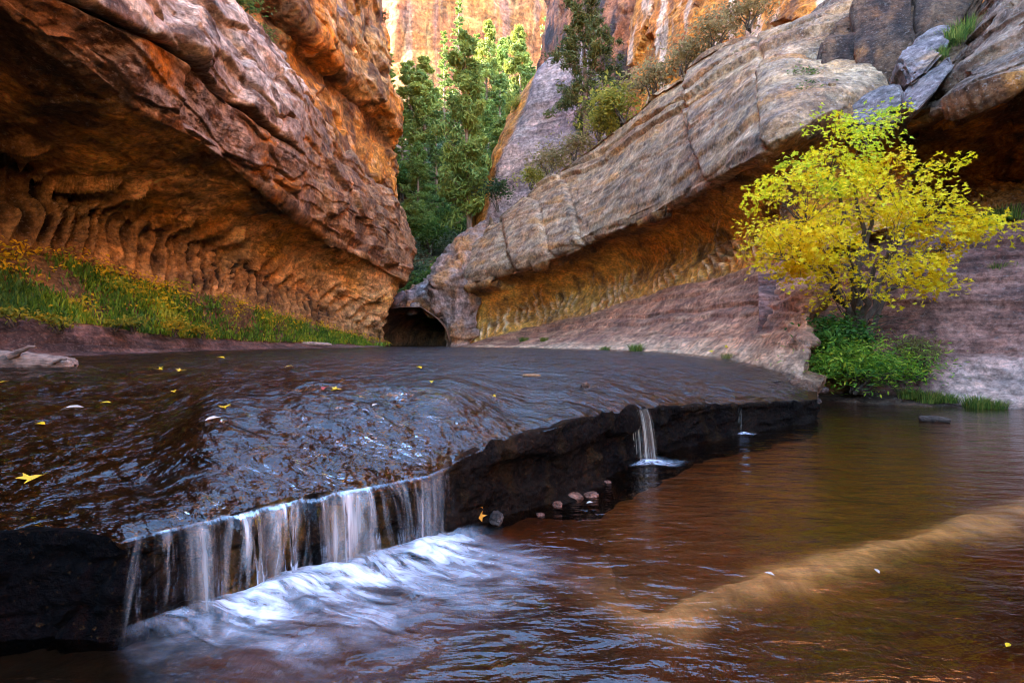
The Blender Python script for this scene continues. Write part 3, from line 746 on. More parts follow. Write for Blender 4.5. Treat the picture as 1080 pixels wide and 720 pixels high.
def left_bank():
    st = lambda *p: [W(*q) for q in p]
    l0 = [(-7.2, 1, .2)] + st((-340, 420, 5.6), (0, 412, 8), (62, 402, 9.3), (125, 394, 11), (180, 388, 13), (237, 382, 15.5), (310, 378, 20), (404, 374, 28))
    l1 = [(-8.2, 1, .75)] + st((-340, 388, 6.6), (0, 373, 11), (60, 371, 12.4), (125, 369.5, 14.4), (180, 368.5, 16.6), (237, 367.5, 20), (310, 367, 25), (404, 366.5, 33))
    l2 = [(-8.5, 1, 1.25)] + st((-340, 352, 6.9), (0, 348, 11.5), (60, 350, 12.8), (125, 356, 14.8), (180, 360, 17), (237, 361.5, 20.5), (310, 363, 25.6), (405, 365, 33.6))
    l3 = [(-9.4, 1, 1.5)] + st((-340, 333, 7.6), (0, 332, 12.1), (60, 338, 13.2), (125, 347, 15.2), (180, 354, 17.5), (240, 358, 21), (316, 361.5, 26.2), (405, 364, 34.5))
    l4 = [(-13.6, 1, 3.2)] + st((-340, 268, 8.4), (0, 264, 13.6), (62, 268, 15), (125, 289, 16.8), (190, 304, 19.1), (260, 321, 22.9), (333, 342, 29), (408, 362.5, 35.4))
    l5 = [(p[0] - 2.2, p[1] + .4, p[2] + .5) for p in l4]
    G, N, ku, kv = loft([l0, l1, l2, l3, l4, l5], 2.2, sharp=(1, 2))
    N = eyeward(G, N); bed, s = bedding(G, 2.2, .2, 95)
    G2 = rough_up(G, N, .08 * bed * (kv < 3) + .14 * nz(G, .6, 4) + .06 * nz(G, 2.4, 4))
    a, b = nz(G, .5, 5, 21), nz(G, (.7, .7, 4), 5, 33)
    rockc = mixc(C(.17, .10, .08), C(.08, .048, .04), sm(-.2, .3, a + b))
    rockc = mixc(rockc, C(.045, .03, .026), sm(1.02, 1.3, kv) * sm(2.2, 1.6, kv) * (1 - sm(4, 6, ku)) * .7)
    soil = mixc(C(.13, .08, .04), C(.20, .12, .05), sm(-.2, .3, nz(G, 1.5, 4, 8)))
    c = mixc(rockc, soil, sm(2.6, 3.1, kv + .2 * a))
    o = grid_obj('bank', G2, c, M_slope)
    tag(o, 'sloping left bank of purple rock and brown soil under the alcove', 'bank', kind='structure')
    return G2, kv, ku

def hull_rock(name, pts, m, colf, label, seed=0, back=2.0, cat='rock', group=None, sub=5, rough=.12, f=.9, ground=None):
    """a block of stone: convex body through front points given with their distance, thick behind"""
    pts = [Vector(W(*p)) for p in pts]
    cen = sum(pts, Vector()) / len(pts)
    allp = list(pts)
    for p in pts:
        q = cen + (p - cen) * .86; q.y += back; q.x += back * cen.x / cen.y * .6; allp.append(q)
    bm = bmesh.new()
    for p in allp: bm.verts.new(p)
    r = bmesh.ops.convex_hull(bm, input=bm.verts)
    bmesh.ops.delete(bm, geom=[g for g in r['geom_interior'] if isinstance(g, bmesh.types.BMVert)], context='VERTS')
    bmesh.ops.bevel(bm, geom=list(bm.edges), offset=.07 * back, segments=2, affect='EDGES', clamp_overlap=True)
    bmesh.ops.triangulate(bm, faces=bm.faces)
    size = max((a - cen).length for a in pts)
    tgt = size / 26
    for k in range(8):
        es = [e for e in bm.edges if e.calc_length() > tgt * 1.6]
        if not es or len(bm.verts) > 16000: break
        bmesh.ops.subdivide_edges(bm, edges=es, cuts=1)
        bmesh.ops.triangulate(bm, faces=bm.faces)
    bm.normal_update()
    V = np.array([v.co[:] for v in bm.verts]); N = np.array([v.normal[:] for v in bm.verts])
    Fc = np.array([[v.index for v in fc.verts] for fc in (bm.verts.index_update() or bm.faces)])
    bm.free()
    s = V[:, 2] * 1.5 / max(.5, size) + .5 * fbm(V * .5, 3, off=seed)
    d = rough * size * (.55 * fbm(V * (f * 1.6 / size), 5, off=seed * 3.1) + .28 * step1(s * 3, seed, .25) + .12 * fbm(V * (f * 8 / size), 3))
    V2 = V + N * d[:, None]
    me = mesh(name, V2, Fc, m, colf(V))
    o = link(name, me)
    origin_to(o, (float(V2[:, 0].mean()), float(V2[:, 1].mean()), float(V2[:, 2].min())))
    tag(o, label, cat, group)
    return o

def blocks():
    def dark(V):
        a, vs = fbm(V * .6, 5, off=3), fbm(V * np.array((1.4, 1.4, .2)), 5, off=5)
        c = mixc(C(.14, .07, .035), C(.055, .03, .02), sm(-.2, .25, vs + .3 * a))
        return mixc(c, C(.48, .19, .05), sm(.14, .4, fbm(V * np.array((.8, .8, .35)), 4, off=9)) * .8)
    def orange(V):
        a = fbm(V * 1.5, 5, off=3)
        return mixc(mixc(C(.52, .28, .12), C(.46, .20, .07), sm(-.2, .3, a)), C(.16, .08, .05), sm(.15, .4, fbm(V * 2, 4, off=8)) * .6)
    def lilac(V):
        a = fbm(V * .9, 5, off=3)
        c = mixc(C(.30, .24, .23), C(.21, .165, .17), sm(-.2, .3, a))
        return mixc(c, C(.44, .26, .13), sm(.1, .35, fbm(V * np.array((.8, .8, 3.)), 4, off=8)) * .7) * np.array((.72, .66, .6))
    hull_rock('boulder', [(863, 72, 15.8), (868, 42, 16), (884, 20, 16.4), (903, 14, 16.4), (915, 40, 15.6), (914, 98, 15.2), (903, 107, 15.2), (884, 104, 15.5), (866, 96, 15.8)], M_block, dark,
              'dark brown jointed block above the small orange rocks at upper right', 1, 3, cat='boulder', rough=.1)
    hull_rock('boulder', [(899, 8, 16), (915, -40, 16.4), (960, -50, 16), (962, 40, 14.6), (958, 84, 14.6), (935, 92, 14.8), (914, 98, 15), (905, 60, 15.4)], M_block, dark,
              'tall dark brown block with a vertical orange streak at upper right', 2, 3, cat='boulder', rough=.1)
    hull_rock('boulder', [(955, 10, 16), (965, -50, 16), (1030, -60, 16), (1040, -10, 15), (1022, 26, 14.4), (990, 40, 14.4), (960, 62, 14.8)], M_block, dark,
              'rusty brown block in the notch left of the corner slab', 3, 3, cat='boulder', rough=.1)
    hull_rock('boulder', [(847, 112, 14.2), (850, 92, 14.2), (864, 86, 14.2), (872, 92, 14), (874, 116, 13.8), (860, 124, 13.8)], M_block, orange,
              'small rounded orange rock, leftmost of the cluster under the dark block', 4, 1.2)
    hull_rock('boulder', [(868, 98, 14), (872, 86, 14), (884, 88, 14), (893, 100, 13.9), (890, 118, 13.7), (874, 118, 13.7)], M_block, orange,
              'pale orange rock in the middle of the cluster under the dark block', 5, 1.2)
    hull_rock('boulder', [(882, 122, 13.8), (888, 110, 13.8), (898, 106, 13.8), (902, 116, 13.6), (896, 128, 13.5), (885, 130, 13.5)], M_block, orange,
              'smallest orange rock, lowest of the cluster under the dark block', 6, .9)
    hull_rock('boulder', [(890, 124, 13.8), (906, 100, 14), (930, 90, 13.8), (950, 84, 13.4), (956, 112, 12.8), (950, 132, 12.9), (920, 136, 13.2), (898, 134, 13.5)], M_slab, lilac,
              'lilac grey slab fragment wedged above the maple', 7, 2, cat='boulder')
    hull_rock('boulder', [(948, 64, 13.4), (956, 50, 13.6), (985, 28, 13.6), (1004, 26, 13.4), (998, 52, 12.6), (976, 78, 12.5), (958, 92, 12.8)], M_slab, lilac,
              'layered tan block resting against the corner slab', 8, 2, cat='boulder')
    hull_rock('boulder', [(953, 96, 13), (975, 76, 12.8), (1002, 58, 12.6), (1006, 68, 12.3), (985, 98, 12), (966, 118, 12.1), (954, 112, 12.5)], M_slab, lilac,
              'grey layered block below the tan one beside the corner slab', 9, 2, cat='boulder')
    hull_rock('boulder', [(425, 326, 39), (429, 318, 39), (438, 314, 38.8), (444, 318, 38.4), (441, 330, 38), (430, 334, 38.4)], M_slab, lilac,
              'smooth grey boulder jammed in the slot beside the left nose', 11, 2, cat='boulder')
# ------------------------------------------------------------------ ledge, stream, pool
def seg_dist(X, Y, pts):
    """distance to a polyline and the place along it (0..n-1)"""
    best = np.full(X.shape, 1e9); at = np.zeros(X.shape)
    for k in range(len(pts) - 1):
        ax, ay = pts[k]; bx, by = pts[k + 1]
        dx, dy = bx - ax, by - ay
        t = np.clip(((X - ax) * dx + (Y - ay) * dy) / (dx * dx + dy * dy), 0, 1)
        d = np.hypot(X - ax - t * dx, Y - ay - t * dy)
        n = d < best
        at = np.where(n, k + t, at); best = np.where(n, d, best)
    return best, at

def water_mat(name, tint, w, slope, colr_deep=None, rough=.04, gloss=1.0, lowf=1.0, dist=.5, ior=1.42, flow=(1, 1, 1), rot=0.0):
    """clear brown water: what lies under it shows through, sky and cliffs mirror in it by Fresnel"""
    t = NT(name)
    P = t.coord(flow, rot=(0, 0, rot))
    a = t.noise(P, w, 4, .55, .6)
    b = t.noise(P, w * 3.1, 3, .5, .4)
    c = t.noise(P, w * .27, 3, .5, .8)
    h = t.math('ADD', a, t.math('ADD', t.math('MULTIPLY', b, .30), t.math('MULTIPLY', c, lowf)))
    nb = t.bump(h, slope, dist / w)
    fr = t.n('ShaderNodeFresnel'); fr.inputs['IOR'].default_value = ior; t.l(nb, fr.inputs['Normal'])
    tr = t.n('ShaderNodeBsdfTransparent'); t.put(tr.inputs[0], tint)
    gl = t.n('ShaderNodeBsdfGlossy'); gl.inputs['Roughness'].default_value = rough; t.l(nb, gl.inputs['Normal'])
    gl.inputs['Color'].default_value = (gloss, gloss, gloss, 1)
    m = t.n('ShaderNodeMixShader'); t.l(fr.outputs[0], m.inputs[0]); t.l(tr.outputs[0], m.inputs[1]); t.l(gl.outputs[0], m.inputs[2])
    return t.done(m.outputs[0])

def wet_rock_mat(name):
    t = NT(name)
    c = t.attr('Col')
    P = t.coord()
    a = t.noise(P, 3.0, 8, .7, .4); b = t.noise(P, 18, 7, .7); g = t.voro(P, 26)
    pb = t.noise(P, 60, 3, .6)
    k = t.math('MULTIPLY', t.mr(a, .3, .7, .5, 1.45), t.mr(b, .3, .7, .5, 1.5))
    v = t.n('ShaderNodeCombineColor')
    for q in range(3): t.l(k, v.inputs[q])
    cc = t.mix(1.0, c, v.outputs[0], 'MULTIPLY')
    cc = t.mix(t.mr(t.noise(P, 38, 3, .6), .63, .7, 0, .55), cc, (.09, .045, .016))
    h = t.math('ADD', t.math('MULTIPLY', a, .5), t.math('MULTIPLY', b, .35))
    h = t.math('ADD', h, t.math('ADD', t.math('MULTIPLY', g, .12), t.math('MULTIPLY', pb, .05)))
    return t.done(t.bsdf(cc, t.mr(b, .3, .7, .30, .75), .04, t.bump(h, 1.0, .16)))

def bed_mat(name):
    t = NT(name)
    c = t.attr('Col')
    P = t.coord((1, .55, 1), rot=(0, 0, .5))
    a = t.noise(P, 2.2, 8, .65, .8); b = t.noise(P, 13, 6, .7)
    k = t.math('MULTIPLY', t.mr(a, .3, .7, .6, 1.4), t.mr(b, .3, .7, .7, 1.3))
    v = t.n('ShaderNodeCombineColor')
    for q in range(3): t.l(k, v.inputs[q])
    cc = t.mix(1.0, c, v.outputs[0], 'MULTIPLY')
    return t.done(t.bsdf(cc, .8, .2, t.bump(t.math('ADD', a, t.math('MULTIPLY', b, .4)), .5, .08)))

M_wet = wet_rock_mat('wet_dark_rock')
M_bed = bed_mat('stream_bed_rock')

def polar(pxs, nface, ntop, Dmax):
    """columns fan out along the view rays only to keep the mesh evenly dense; rows run from the ledge's edge upstream"""
    De, ze = edge_at(pxs)
    return De, ze

def edge_normals(pxs):
    De, ze = edge_at(pxs)
    X = (pxs - CX) / F * De
    tx, ty = np.gradient(X), np.gradient(De)
    n = np.stack([ty, -tx], 1); n /= np.linalg.norm(n, axis=1)[:, None]
    return X, De, ze, n          # n points out over the pool

def wave(X, Y, amp_near=1.0):
    """standing ripples of the film sliding towards the edge"""
    P = np.stack([X.ravel(), Y.ravel(), np.zeros(X.size)], 1)
    wob = fbm(P * .5, 3) * 1.2
    a = fbm(np.stack([P[:, 0] * .9 + wob, P[:, 1] * 2.1 + wob * .8, P[:, 2]], 1), 3, off=4)
    b = ridged(np.stack([P[:, 0] * 2.2 + wob * 2, P[:, 1] * 4.4 + P[:, 0] * 1.1, P[:, 2]], 1), 3, off=9)
    c = fbm(P * np.array((5, 9, 1)), 3, off=2)
    return (a * .036 + b * .018 + c * .010).reshape(X.shape)

def ledge_and_stream():
    # ---- rock
    pxs = np.concatenate([np.linspace(-900, -40, 60), np.linspace(-36, 862, 420)])
    X0, D0, Z0, nrm = edge_normals(pxs)
    # smooth the outward normals
    k = np.ones(25) / 25
    nrm = np.stack([np.convolve(np.pad(nrm[:, q], 12, 'edge'), k, 'valid') for q in (0, 1)], 1); nrm /= np.linalg.norm(nrm, axis=1)[:, None]
    nf, nt = 70, 170
    cols = []
    fr = np.linspace(0, 1, nf)[::-1]                 # 1 = foot, 0 = brink
    for i in range(len(pxs)):
        foot = .10 + .12 * sm(480, 640, pxs[i]) - .05 * sm(90, 180, pxs[i]) * sm(480, 380, pxs[i])
        out = foot * fr ** 1.5
        z = Z0[i] - (Z0[i] + .5) * fr
        face = np.stack([X0[i] + nrm[i, 0] * out, D0[i] + nrm[i, 1] * out, z], 1)
        # rows upstream evenly spaced in the view
        inv = np.linspace(1 / D0[i], 1 / 44.0, nt + 1)[1:]
        D = 1 / inv
        X = (pxs[i] - CX) / F * D
        top = np.stack([X, D, ledge_z(X, D)], 1)
        cols.append(np.concatenate([face, top]))
    G = np.array(cols)
    fr_all = np.concatenate([fr, np.ones(nt)])
    isf = np.zeros(G.shape[:2]); isf[:, :nf] = 1
    PX = np.repeat(pxs[:, None], nf + nt, 1)
    up = np.zeros_like(G); up[..., 2] = 1
    N = up.copy()
    fcol = np.repeat(nrm[:, None], nf, 1)
    w = sm(.0, .08, fr)[None, :, None]
    N[:, :nf, :2] = fcol * w; N[:, :nf, 2] = 1 - .9 * w[..., 0]
    De = np.repeat(D0[:, None], nf + nt, 1)
    back = np.maximum(G[..., 1] - De, 0)
    dry = sm(455, 500, PX) * (1 - sm(.05, .22, back + .12 * nz(G, 2.5, 3, 41))) + sm(120, 90, PX) * (1 - sm(.02, .10, back + .08 * nz(G, 4, 3, 43)))
    rough = nz(G, 2.2, 5, 3)
    f1, f2c, cv = cl(warped(G, .15, 2, 4), (2.6, 2.6, 4.5), 5)
    d = isf * (.07 * nz(G, (3, 3, 4), 5, 7) + .05 * cv * sm(0, .1, f2c - f1)) + (1 - isf) * .02 * rough
    d += isf * .05 * step1(G[..., 2].ravel() * 9 + rough.ravel(), 4, .3).reshape(rough.shape) * sm(470, 520, PX)
    d += (1 - isf) * dry * (.012 + .03 * nz(G, 4.5, 4, 6)) - (1 - isf) * (1 - dry) * .045
    d += (1 - isf) * (.05 * nz(G, .8, 4, 12))* sm(.5, 2, back) * .5
    # spout notch
    d -= (1 - isf) * .06 * sm(115, 150, PX) * sm(480, 455, PX) * (1 - sm(.2, .5, back))
    d -= isf * .05 * sm(115, 150, PX) * sm(480, 455, PX) * sm(.25, .0, np.repeat(fr_all[None], len(pxs), 0))
    d -= (1 - isf) * .10 * np.exp(-((PX - 668) / 13) ** 2) * (1 - sm(.3, .9, back))
    G2 = G + N * d[..., None]
    a = nz(G, 1.2, 5, 31)
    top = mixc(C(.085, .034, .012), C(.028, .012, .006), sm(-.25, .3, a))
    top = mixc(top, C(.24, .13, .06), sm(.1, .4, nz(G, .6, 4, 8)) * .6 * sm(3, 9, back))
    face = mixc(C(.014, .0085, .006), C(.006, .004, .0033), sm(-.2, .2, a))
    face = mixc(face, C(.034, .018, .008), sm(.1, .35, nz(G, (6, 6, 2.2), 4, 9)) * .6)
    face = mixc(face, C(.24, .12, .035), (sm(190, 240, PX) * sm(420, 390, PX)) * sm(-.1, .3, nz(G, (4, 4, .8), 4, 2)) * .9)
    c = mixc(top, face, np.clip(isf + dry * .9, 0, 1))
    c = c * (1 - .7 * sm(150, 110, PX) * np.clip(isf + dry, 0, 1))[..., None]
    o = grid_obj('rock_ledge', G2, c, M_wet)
    tag(o, 'low dark wet rock ledge that the stream slides over into the pool', 'rock ledge', kind='structure')
    # ---- the film of water on it
    pw = np.concatenate([np.linspace(-900, -40, 60), np.linspace(-37, 852, 450)])
    D0, Z0 = edge_at(pw)
    nt = 230
    G = np.zeros((len(pw), nt, 3))
    for i in range(len(pw)):
        inv = np.linspace(1 / (D0[i] + .0), 1 / 44.0, nt); D = 1 / inv
        G[i, :, 0] = (pw[i] - CX) / F * D; G[i, :, 1] = D
    G[..., 2] = ledge_z(G[..., 0], G[..., 1])
    back = G[..., 1] - D0[:, None]
    PX = np.repeat(pw[:, None], nt, 1)
    G[..., 2] += wave(G[..., 0], G[..., 1]) * sm(0, .25, back) * (1 + .4 * sm(4, 1, back))
    # the broad swell that turns up the sky
    def swell(px, y, D, wx, wy, h):
        x0 = (px - CX) / F * D
        return h * np.exp(-((G[..., 0] - x0) / wx) ** 2 - ((G[..., 1] - D) / wy) ** 2)
    G[..., 2] += swell(330, 440, 3.75, .85, .38, .05) + swell(470, 440, 4.0, .5, .4, .03) + swell(170, 500, 3.0, .5, .3, .05) + swell(330, 480, 3.3, .5, .22, .035) + swell(60, 440, 5.0, .8, .35, .05)
    G[..., 2] -= .030 * (1 - sm(0, .08, back)) * sm(500, 455, PX)
    global STREAM
    STREAM = G.copy()
    o = grid_obj('stream', G, None, M_stream)
    tag(o, 'thin brown stream rippling over the ledge with blue sky glints', 'stream', kind='structure')

def pool():
    xs = np.concatenate([np.linspace(-9, -2.2, 40), np.linspace(-2.15, 6, 330), np.linspace(6.05, 16, 90)])
    ys = np.concatenate([np.linspace(-8, .9, 40), .9 + 3.6 * np.linspace(0, 1, 220) ** 1.3, np.linspace(4.55, 12.5, 120)])
    X, Y = np.meshgrid(xs, ys, indexing='ij')
    G = np.stack([X, Y, np.zeros_like(X)], 2)
    bar = [W(q[0], q[1], 648 / (q[1] - 360) if False else (EYE + .06) * F / (q[1] - CY))[:2] for q in
           ((640, 588), (643, 625), (662, 652), (700, 658), (745, 640), (800, 618), (900, 590), (1000, 562), (1090, 532), (1250, 492))]
    d, at = seg_dist(X, Y, bar)
    n = nz(G, 1.2, 5, 3)
    d = np.maximum(0, d + .17 * nz(G, 1.7, 5, 23) + .08 * nz(G, 5, 4, 27))
    # pool floor: shallow shelf this side of the bar, deeper beyond
    barY = np.interp(X, [b[0] for b in bar], [b[1] for b in bar])
    deep = sm(-.15, .9, Y - barY + .3 * n) * sm(.1, .8, X + .2 * n) + sm(3.6, 6, Y) * .5
    z = -.05 - .14 * np.clip(deep, 0, 1) + .035 * n + .015 * nz(G, 4, 4, 8)
    wdt = .075 + .05 * sm(3, 8, at)
    ridge = np.exp(-(d / wdt) ** 2) * sm(.8, 2.4, at)
    z = np.maximum(z, -.22) + ridge * .045 * (1 + .8 * n)
    z = np.minimum(z, -.018)
    z += .10 * step1((Y * 1.6 + .9 * X * .6 + n * .6).ravel(), 5, .12).reshape(n.shape) * .16
    z = np.minimum(z, -.012)
    B = G.copy(); B[..., 2] = z
    c = mixc(C(.13, .043, .015), C(.06, .021, .009), sm(-.25, .3, n))
    c = mixc(c, C(.19, .085, .025), np.clip(deep, 0, 1) * .55)
    c = mixc(c, C(.17, .08, .035), sm(.1, .35, nz(G, .9, 4, 17)) * .5)
    rr = np.exp(-(d / (wdt * 1.1)) ** 2)
    c = c * .75
    c = mixc(c, C(.010, .007, .005), sm(-.95, -1.35, X) * sm(3.2, 2.4, Y))  # left end blackened: shadow painted in along with wet dark rock
    halo = np.exp(-(d / (wdt * 2.2)) ** 2)
    c = mixc(c, C(.34, .20, .10), halo * .45 * sm(.6, 2.4, at) * np.clip(.8 + nz(G, 3, 4, 14), 0, 1))
    c = mixc(c, C(.84, .64, .43), np.clip(rr * (1.0 + 1.1 * nz(G, (3, 7, 5), 5, 4)), 0, 1) * .95 * sm(.7, 3.2, at))
    c = mixc(c, C(.42, .27, .15), sm(.45, .05, np.hypot((X - .62) / 1.2, Y - 2.68)) * .5)
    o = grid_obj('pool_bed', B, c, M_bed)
    tag(o, 'brown pool floor with a pale curved bar of sand under the water', 'stream bed', kind='structure')
    S = G.copy()
    P = G.reshape(-1, 3)
    flow = sm(4.2, 1.6, Y) * (1 - .55 * sm(0, 1.2, Y - barY) * sm(.2, .5, X))
    wob = nz(G, .6, 3, 5)
    w = fbm(np.stack([(X * 2.0 + Y * .8 + wob).ravel(), (Y * 5 - X * 1.2 + wob * 1.5).ravel(), 0 * X.ravel()], 1), 4, off=3).reshape(X.shape)
    w2 = nz(G, (5, 11, 1), 3, 9)
    near = np.exp(-((X + .9) / .8) ** 2 - ((Y - 2.3) / .7) ** 2)
    S[..., 2] = flow * (.014 * w + .003 * w2) + near * (.03 * w + .012 * w2) + .0035 * nz(G, (1.5, 4, 1), 3, 2)
    o = grid_obj('pool', S, None, M_pool)
    tag(o, 'brown pool water below the ledge mirroring the yellow maple', 'pool', kind='structure')

def foam_mat():
    t = NT('foam')
    al = t.attr('foam', 'Fac')
    uv = t.n('ShaderNodeUVMap', uv_map='UVMap').outputs[0]
    mp = t.n('ShaderNodeMapping'); mp.inputs['Scale'].default_value = (6, 1.6, 1); t.l(uv, mp.inputs[0])
    a = t.noise(mp.outputs[0], 1.5, 7, .62, 1.6)
    mp2 = t.n('ShaderNodeMapping'); mp2.inputs['Scale'].default_value = (2.2, 1.5, 1); t.l(uv, mp2.inputs[0])
    b = t.noise(mp2.outputs[0], 1.6, 5, .6, 1.2)
    k = t.math('MULTIPLY', t.mr(a, .34, .66, .05, 1.3), t.mr(b, .36, .64, .12, 1.25))
    f = t.math('MULTIPLY', al, k)
    n = t.n('ShaderNodeClamp'); t.l(f, n.inputs[0]); n.inputs[2].default_value = .93
    tr = t.n('ShaderNodeBsdfTransparent')
    df = t.bsdf((.74, .76, .80), .5, .4, t.bump(a, .3, .05))
    m = t.n('ShaderNodeMixShader'); t.l(n.outputs[0], m.inputs[0]); t.l(tr.outputs[0], m.inputs[1]); t.l(df, m.inputs[2])
    return t.done(m.outputs[0])

def fall_mat(name, white, scale=9.0):
    t = NT(name)
    al = t.attr('foam', 'Fac')
    uv = t.n('ShaderNodeUVMap', uv_map='UVMap').outputs[0]
    def lay(sx, sy, dist=.25):
        mp = t.n('ShaderNodeMapping'); mp.inputs['Scale'].default_value = (sx, sy, 1); t.l(uv, mp.inputs[0])
        return t.noise(mp.outputs[0], 1.0, 4, .6, dist)
    a, b, c = lay(scale, .7), lay(scale * 3.6, 1.0), lay(scale * 11, 1.6, .1)
    k = t.math('ADD', t.math('MULTIPLY', t.mr(a, .48, .62, 0, 1), .85), t.math('MULTIPLY', t.mr(b, .52, .68, 0, 1), .7))
    k = t.math('MULTIPLY', k, t.mr(c, .3, .7, .55, 1.25))
    k = t.math('MULTIPLY', k, al)
    n = t.n('ShaderNodeClamp'); t.l(k, n.inputs[0]); n.inputs[2].default_value = .92
    tr = t.n('ShaderNodeBsdfTransparent')
    h = t.math('ADD', a, t.math('MULTIPLY', b, .5))
    df = t.bsdf(white, .3, .6, t.bump(h, .5, .04))
    m = t.n('ShaderNodeMixShader'); t.l(n.outputs[0], m.inputs[0]); t.l(tr.outputs[0], m.inputs[1]); t.l(df, m.inputs[2])
    # a glassy sheet everywhere the water runs
    fr = t.n('ShaderNodeFresnel'); fr.inputs['IOR'].default_value = 1.33; nb = t.bump(h, .6, .05); t.l(nb, fr.inputs['Normal'])
    gl = t.n('ShaderNodeBsdfGlossy'); gl.inputs['Roughness'].default_value = .12; t.l(nb, gl.inputs['Normal'])
    m2 = t.n('ShaderNodeMixShader'); t.l(t.math('MULTIPLY', fr.outputs[0], t.math('MINIMUM', t.math('MULTIPLY', al, 1.3), 1.0)), m2.inputs[0]); t.l(m.outputs[0], m2.inputs[1]); t.l(gl.outputs[0], m2.inputs[2])
    return t.done(m2.outputs[0])

def cascade():
    pxs = np.linspace(122, 478, 260)
    X0, D0, Z0, nrm = edge_normals(pxs)
    k = np.ones(31) / 31
    nrm = np.stack([np.convolve(np.pad(nrm[:, q], 15, 'edge'), k, 'valid') for q in (0, 1)], 1); nrm /= np.linalg.norm(nrm, axis=1)[:, None]
    su = np.concatenate([[0], np.cumsum(np.hypot(np.diff(X0), np.diff(D0)))])
    nv = 50
    # how strongly each stretch of the brink pours (0..1)
    e = np.interp(pxs, [131, 138, 150, 158, 172, 182, 192, 215, 260, 310, 322, 334, 348, 385, 396, 410, 440, 462, 478],
                  [0, .4, .2, .08, .95, .7, .05, .7, 1.1, 1.1, .5, .25, 1.05, 1.1, .45, .3, .5, .25, 0]) * (.75 + .5 * n1(pxs * .19, 9))
    reach = np.interp(pxs, [122, 190, 260, 320, 390, 478], [.05, .07, .15, .14, .10, .04]) * (.85 + .3 * n1(pxs * .08, 3))
    v = np.linspace(-.25, 1, nv)
    G = np.zeros((260, nv, 3)); UV = np.zeros((260, nv, 2)); A = np.zeros((260, nv))
    rid = .018 * n1(su * 14, 2) + .012 * n1(su * 40, 5)
    for i in range(260):
        t = np.clip(v, 0, 1)
        out = reach[i] * np.sqrt(t) * 1.0 + np.minimum(v, 0) * .5 + rid[i] * sm(0, .3, t) + .012
        G[i, :, 0] = X0[i] + nrm[i, 0] * out; G[i, :, 1] = D0[i] + nrm[i, 1] * out
        G[i, :, 2] = Z0[i] - .028 + .012 * (v < 0) - (Z0[i] - .02) * t ** 1.25
        UV[i, :, 0] = su[i] + .10 * t * (n1(su[i] * 5, 8)); UV[i, :, 1] = v * .4
        A[i] = e[i] * sm(-.12, .16, v) * (1.12 - .30 * t)
    me = mesh('waterfall', G.reshape(-1, 3), quads(260, nv), fall_mat('falling_water', (.70, .66, .62), 5.5), uv=UV.reshape(-1, 2), attrs={'foam': A.ravel()})
    o = link('waterfall', me); origin_to(o, (float(G[..., 0].mean()), float(G[..., 1].mean()), 0))
    tag(o, 'wide silky white waterfall pouring off the ledge in the foreground', 'waterfall')
    # foam where it lands, drawn out towards the viewer and to the right
    n, m_ = 220, 120
    u = np.linspace(0, 1, n); w = np.linspace(0, 1, m_)
    px = 118 + 372 * u
    De, ze = edge_at(px); Xe = (px - CX) / F * De
    gx, gy = np.gradient(Xe), np.gradient(De); L = np.hypot(gx, gy)
    nx, ny = gy / L, -gx / L
    k = np.ones(41) / 41
    nx = np.convolve(np.pad(nx, 20, 'edge'), k, 'valid'); ny = np.convolve(np.pad(ny, 20, 'edge'), k, 'valid')
    G = np.zeros((n, m_, 3)); UV = np.zeros((n, m_, 2)); A = np.zeros((n, m_))
    su = np.concatenate([[0], np.cumsum(np.hypot(np.diff(Xe), np.diff(De)))])
    for i in range(n):
        dist = .02 + w * 1.25
        drift = .55 * w ** 1.2
        G[i, :, 0] = Xe[i] + nx[i] * dist + drift * .75; G[i, :, 1] = De[i] + ny[i] * dist + drift * .12
        UV[i, :, 0] = su[i] - w * .25; UV[i, :, 1] = w * 1.3
        pour = np.interp(px[i], [118, 140, 180, 210, 300, 330, 390, 430, 470, 490], [0, .45, .6, .85, 1, .8, 1, .9, .5, 0])
        A[i] = pour * (1.25 * np.exp(-((w - .12) / .16) ** 2) + .6 * np.exp(-((w - .36) / .26) ** 2)) * sm(1, .5, w) * sm(0, .22, u[i]) * sm(1, .86, u[i])
    P = G.reshape(-1, 3)
    band = .75 * sm(.0, .3, nz(G, (1.6, 1.6, 1), 4, 3) + .15)
    A = A * (.45 + .75 * band)
    G[..., 2] = .022 + .055 * np.exp(-((w[None] - .1) / .1) ** 2) * (.6 + .8 * nz(G, 6, 3, 2)) + .015 * nz(G, 2.5, 3, 7) + .006 * nz(G, 9, 3, 7)
    G[..., 2] = np.maximum(G[..., 2], .012)
    me = mesh('foam', G.reshape(-1, 3), quads(n, m_), foam_mat(), uv=UV.reshape(-1, 2), attrs={'foam': A.ravel()})
    o = link('foam', me); origin_to(o, (float(G[..., 0].mean()), float(G[..., 1].mean()), 0))
    tag(o, 'white foam spreading on the pool under the wide waterfall', 'foam', kind='stuff')

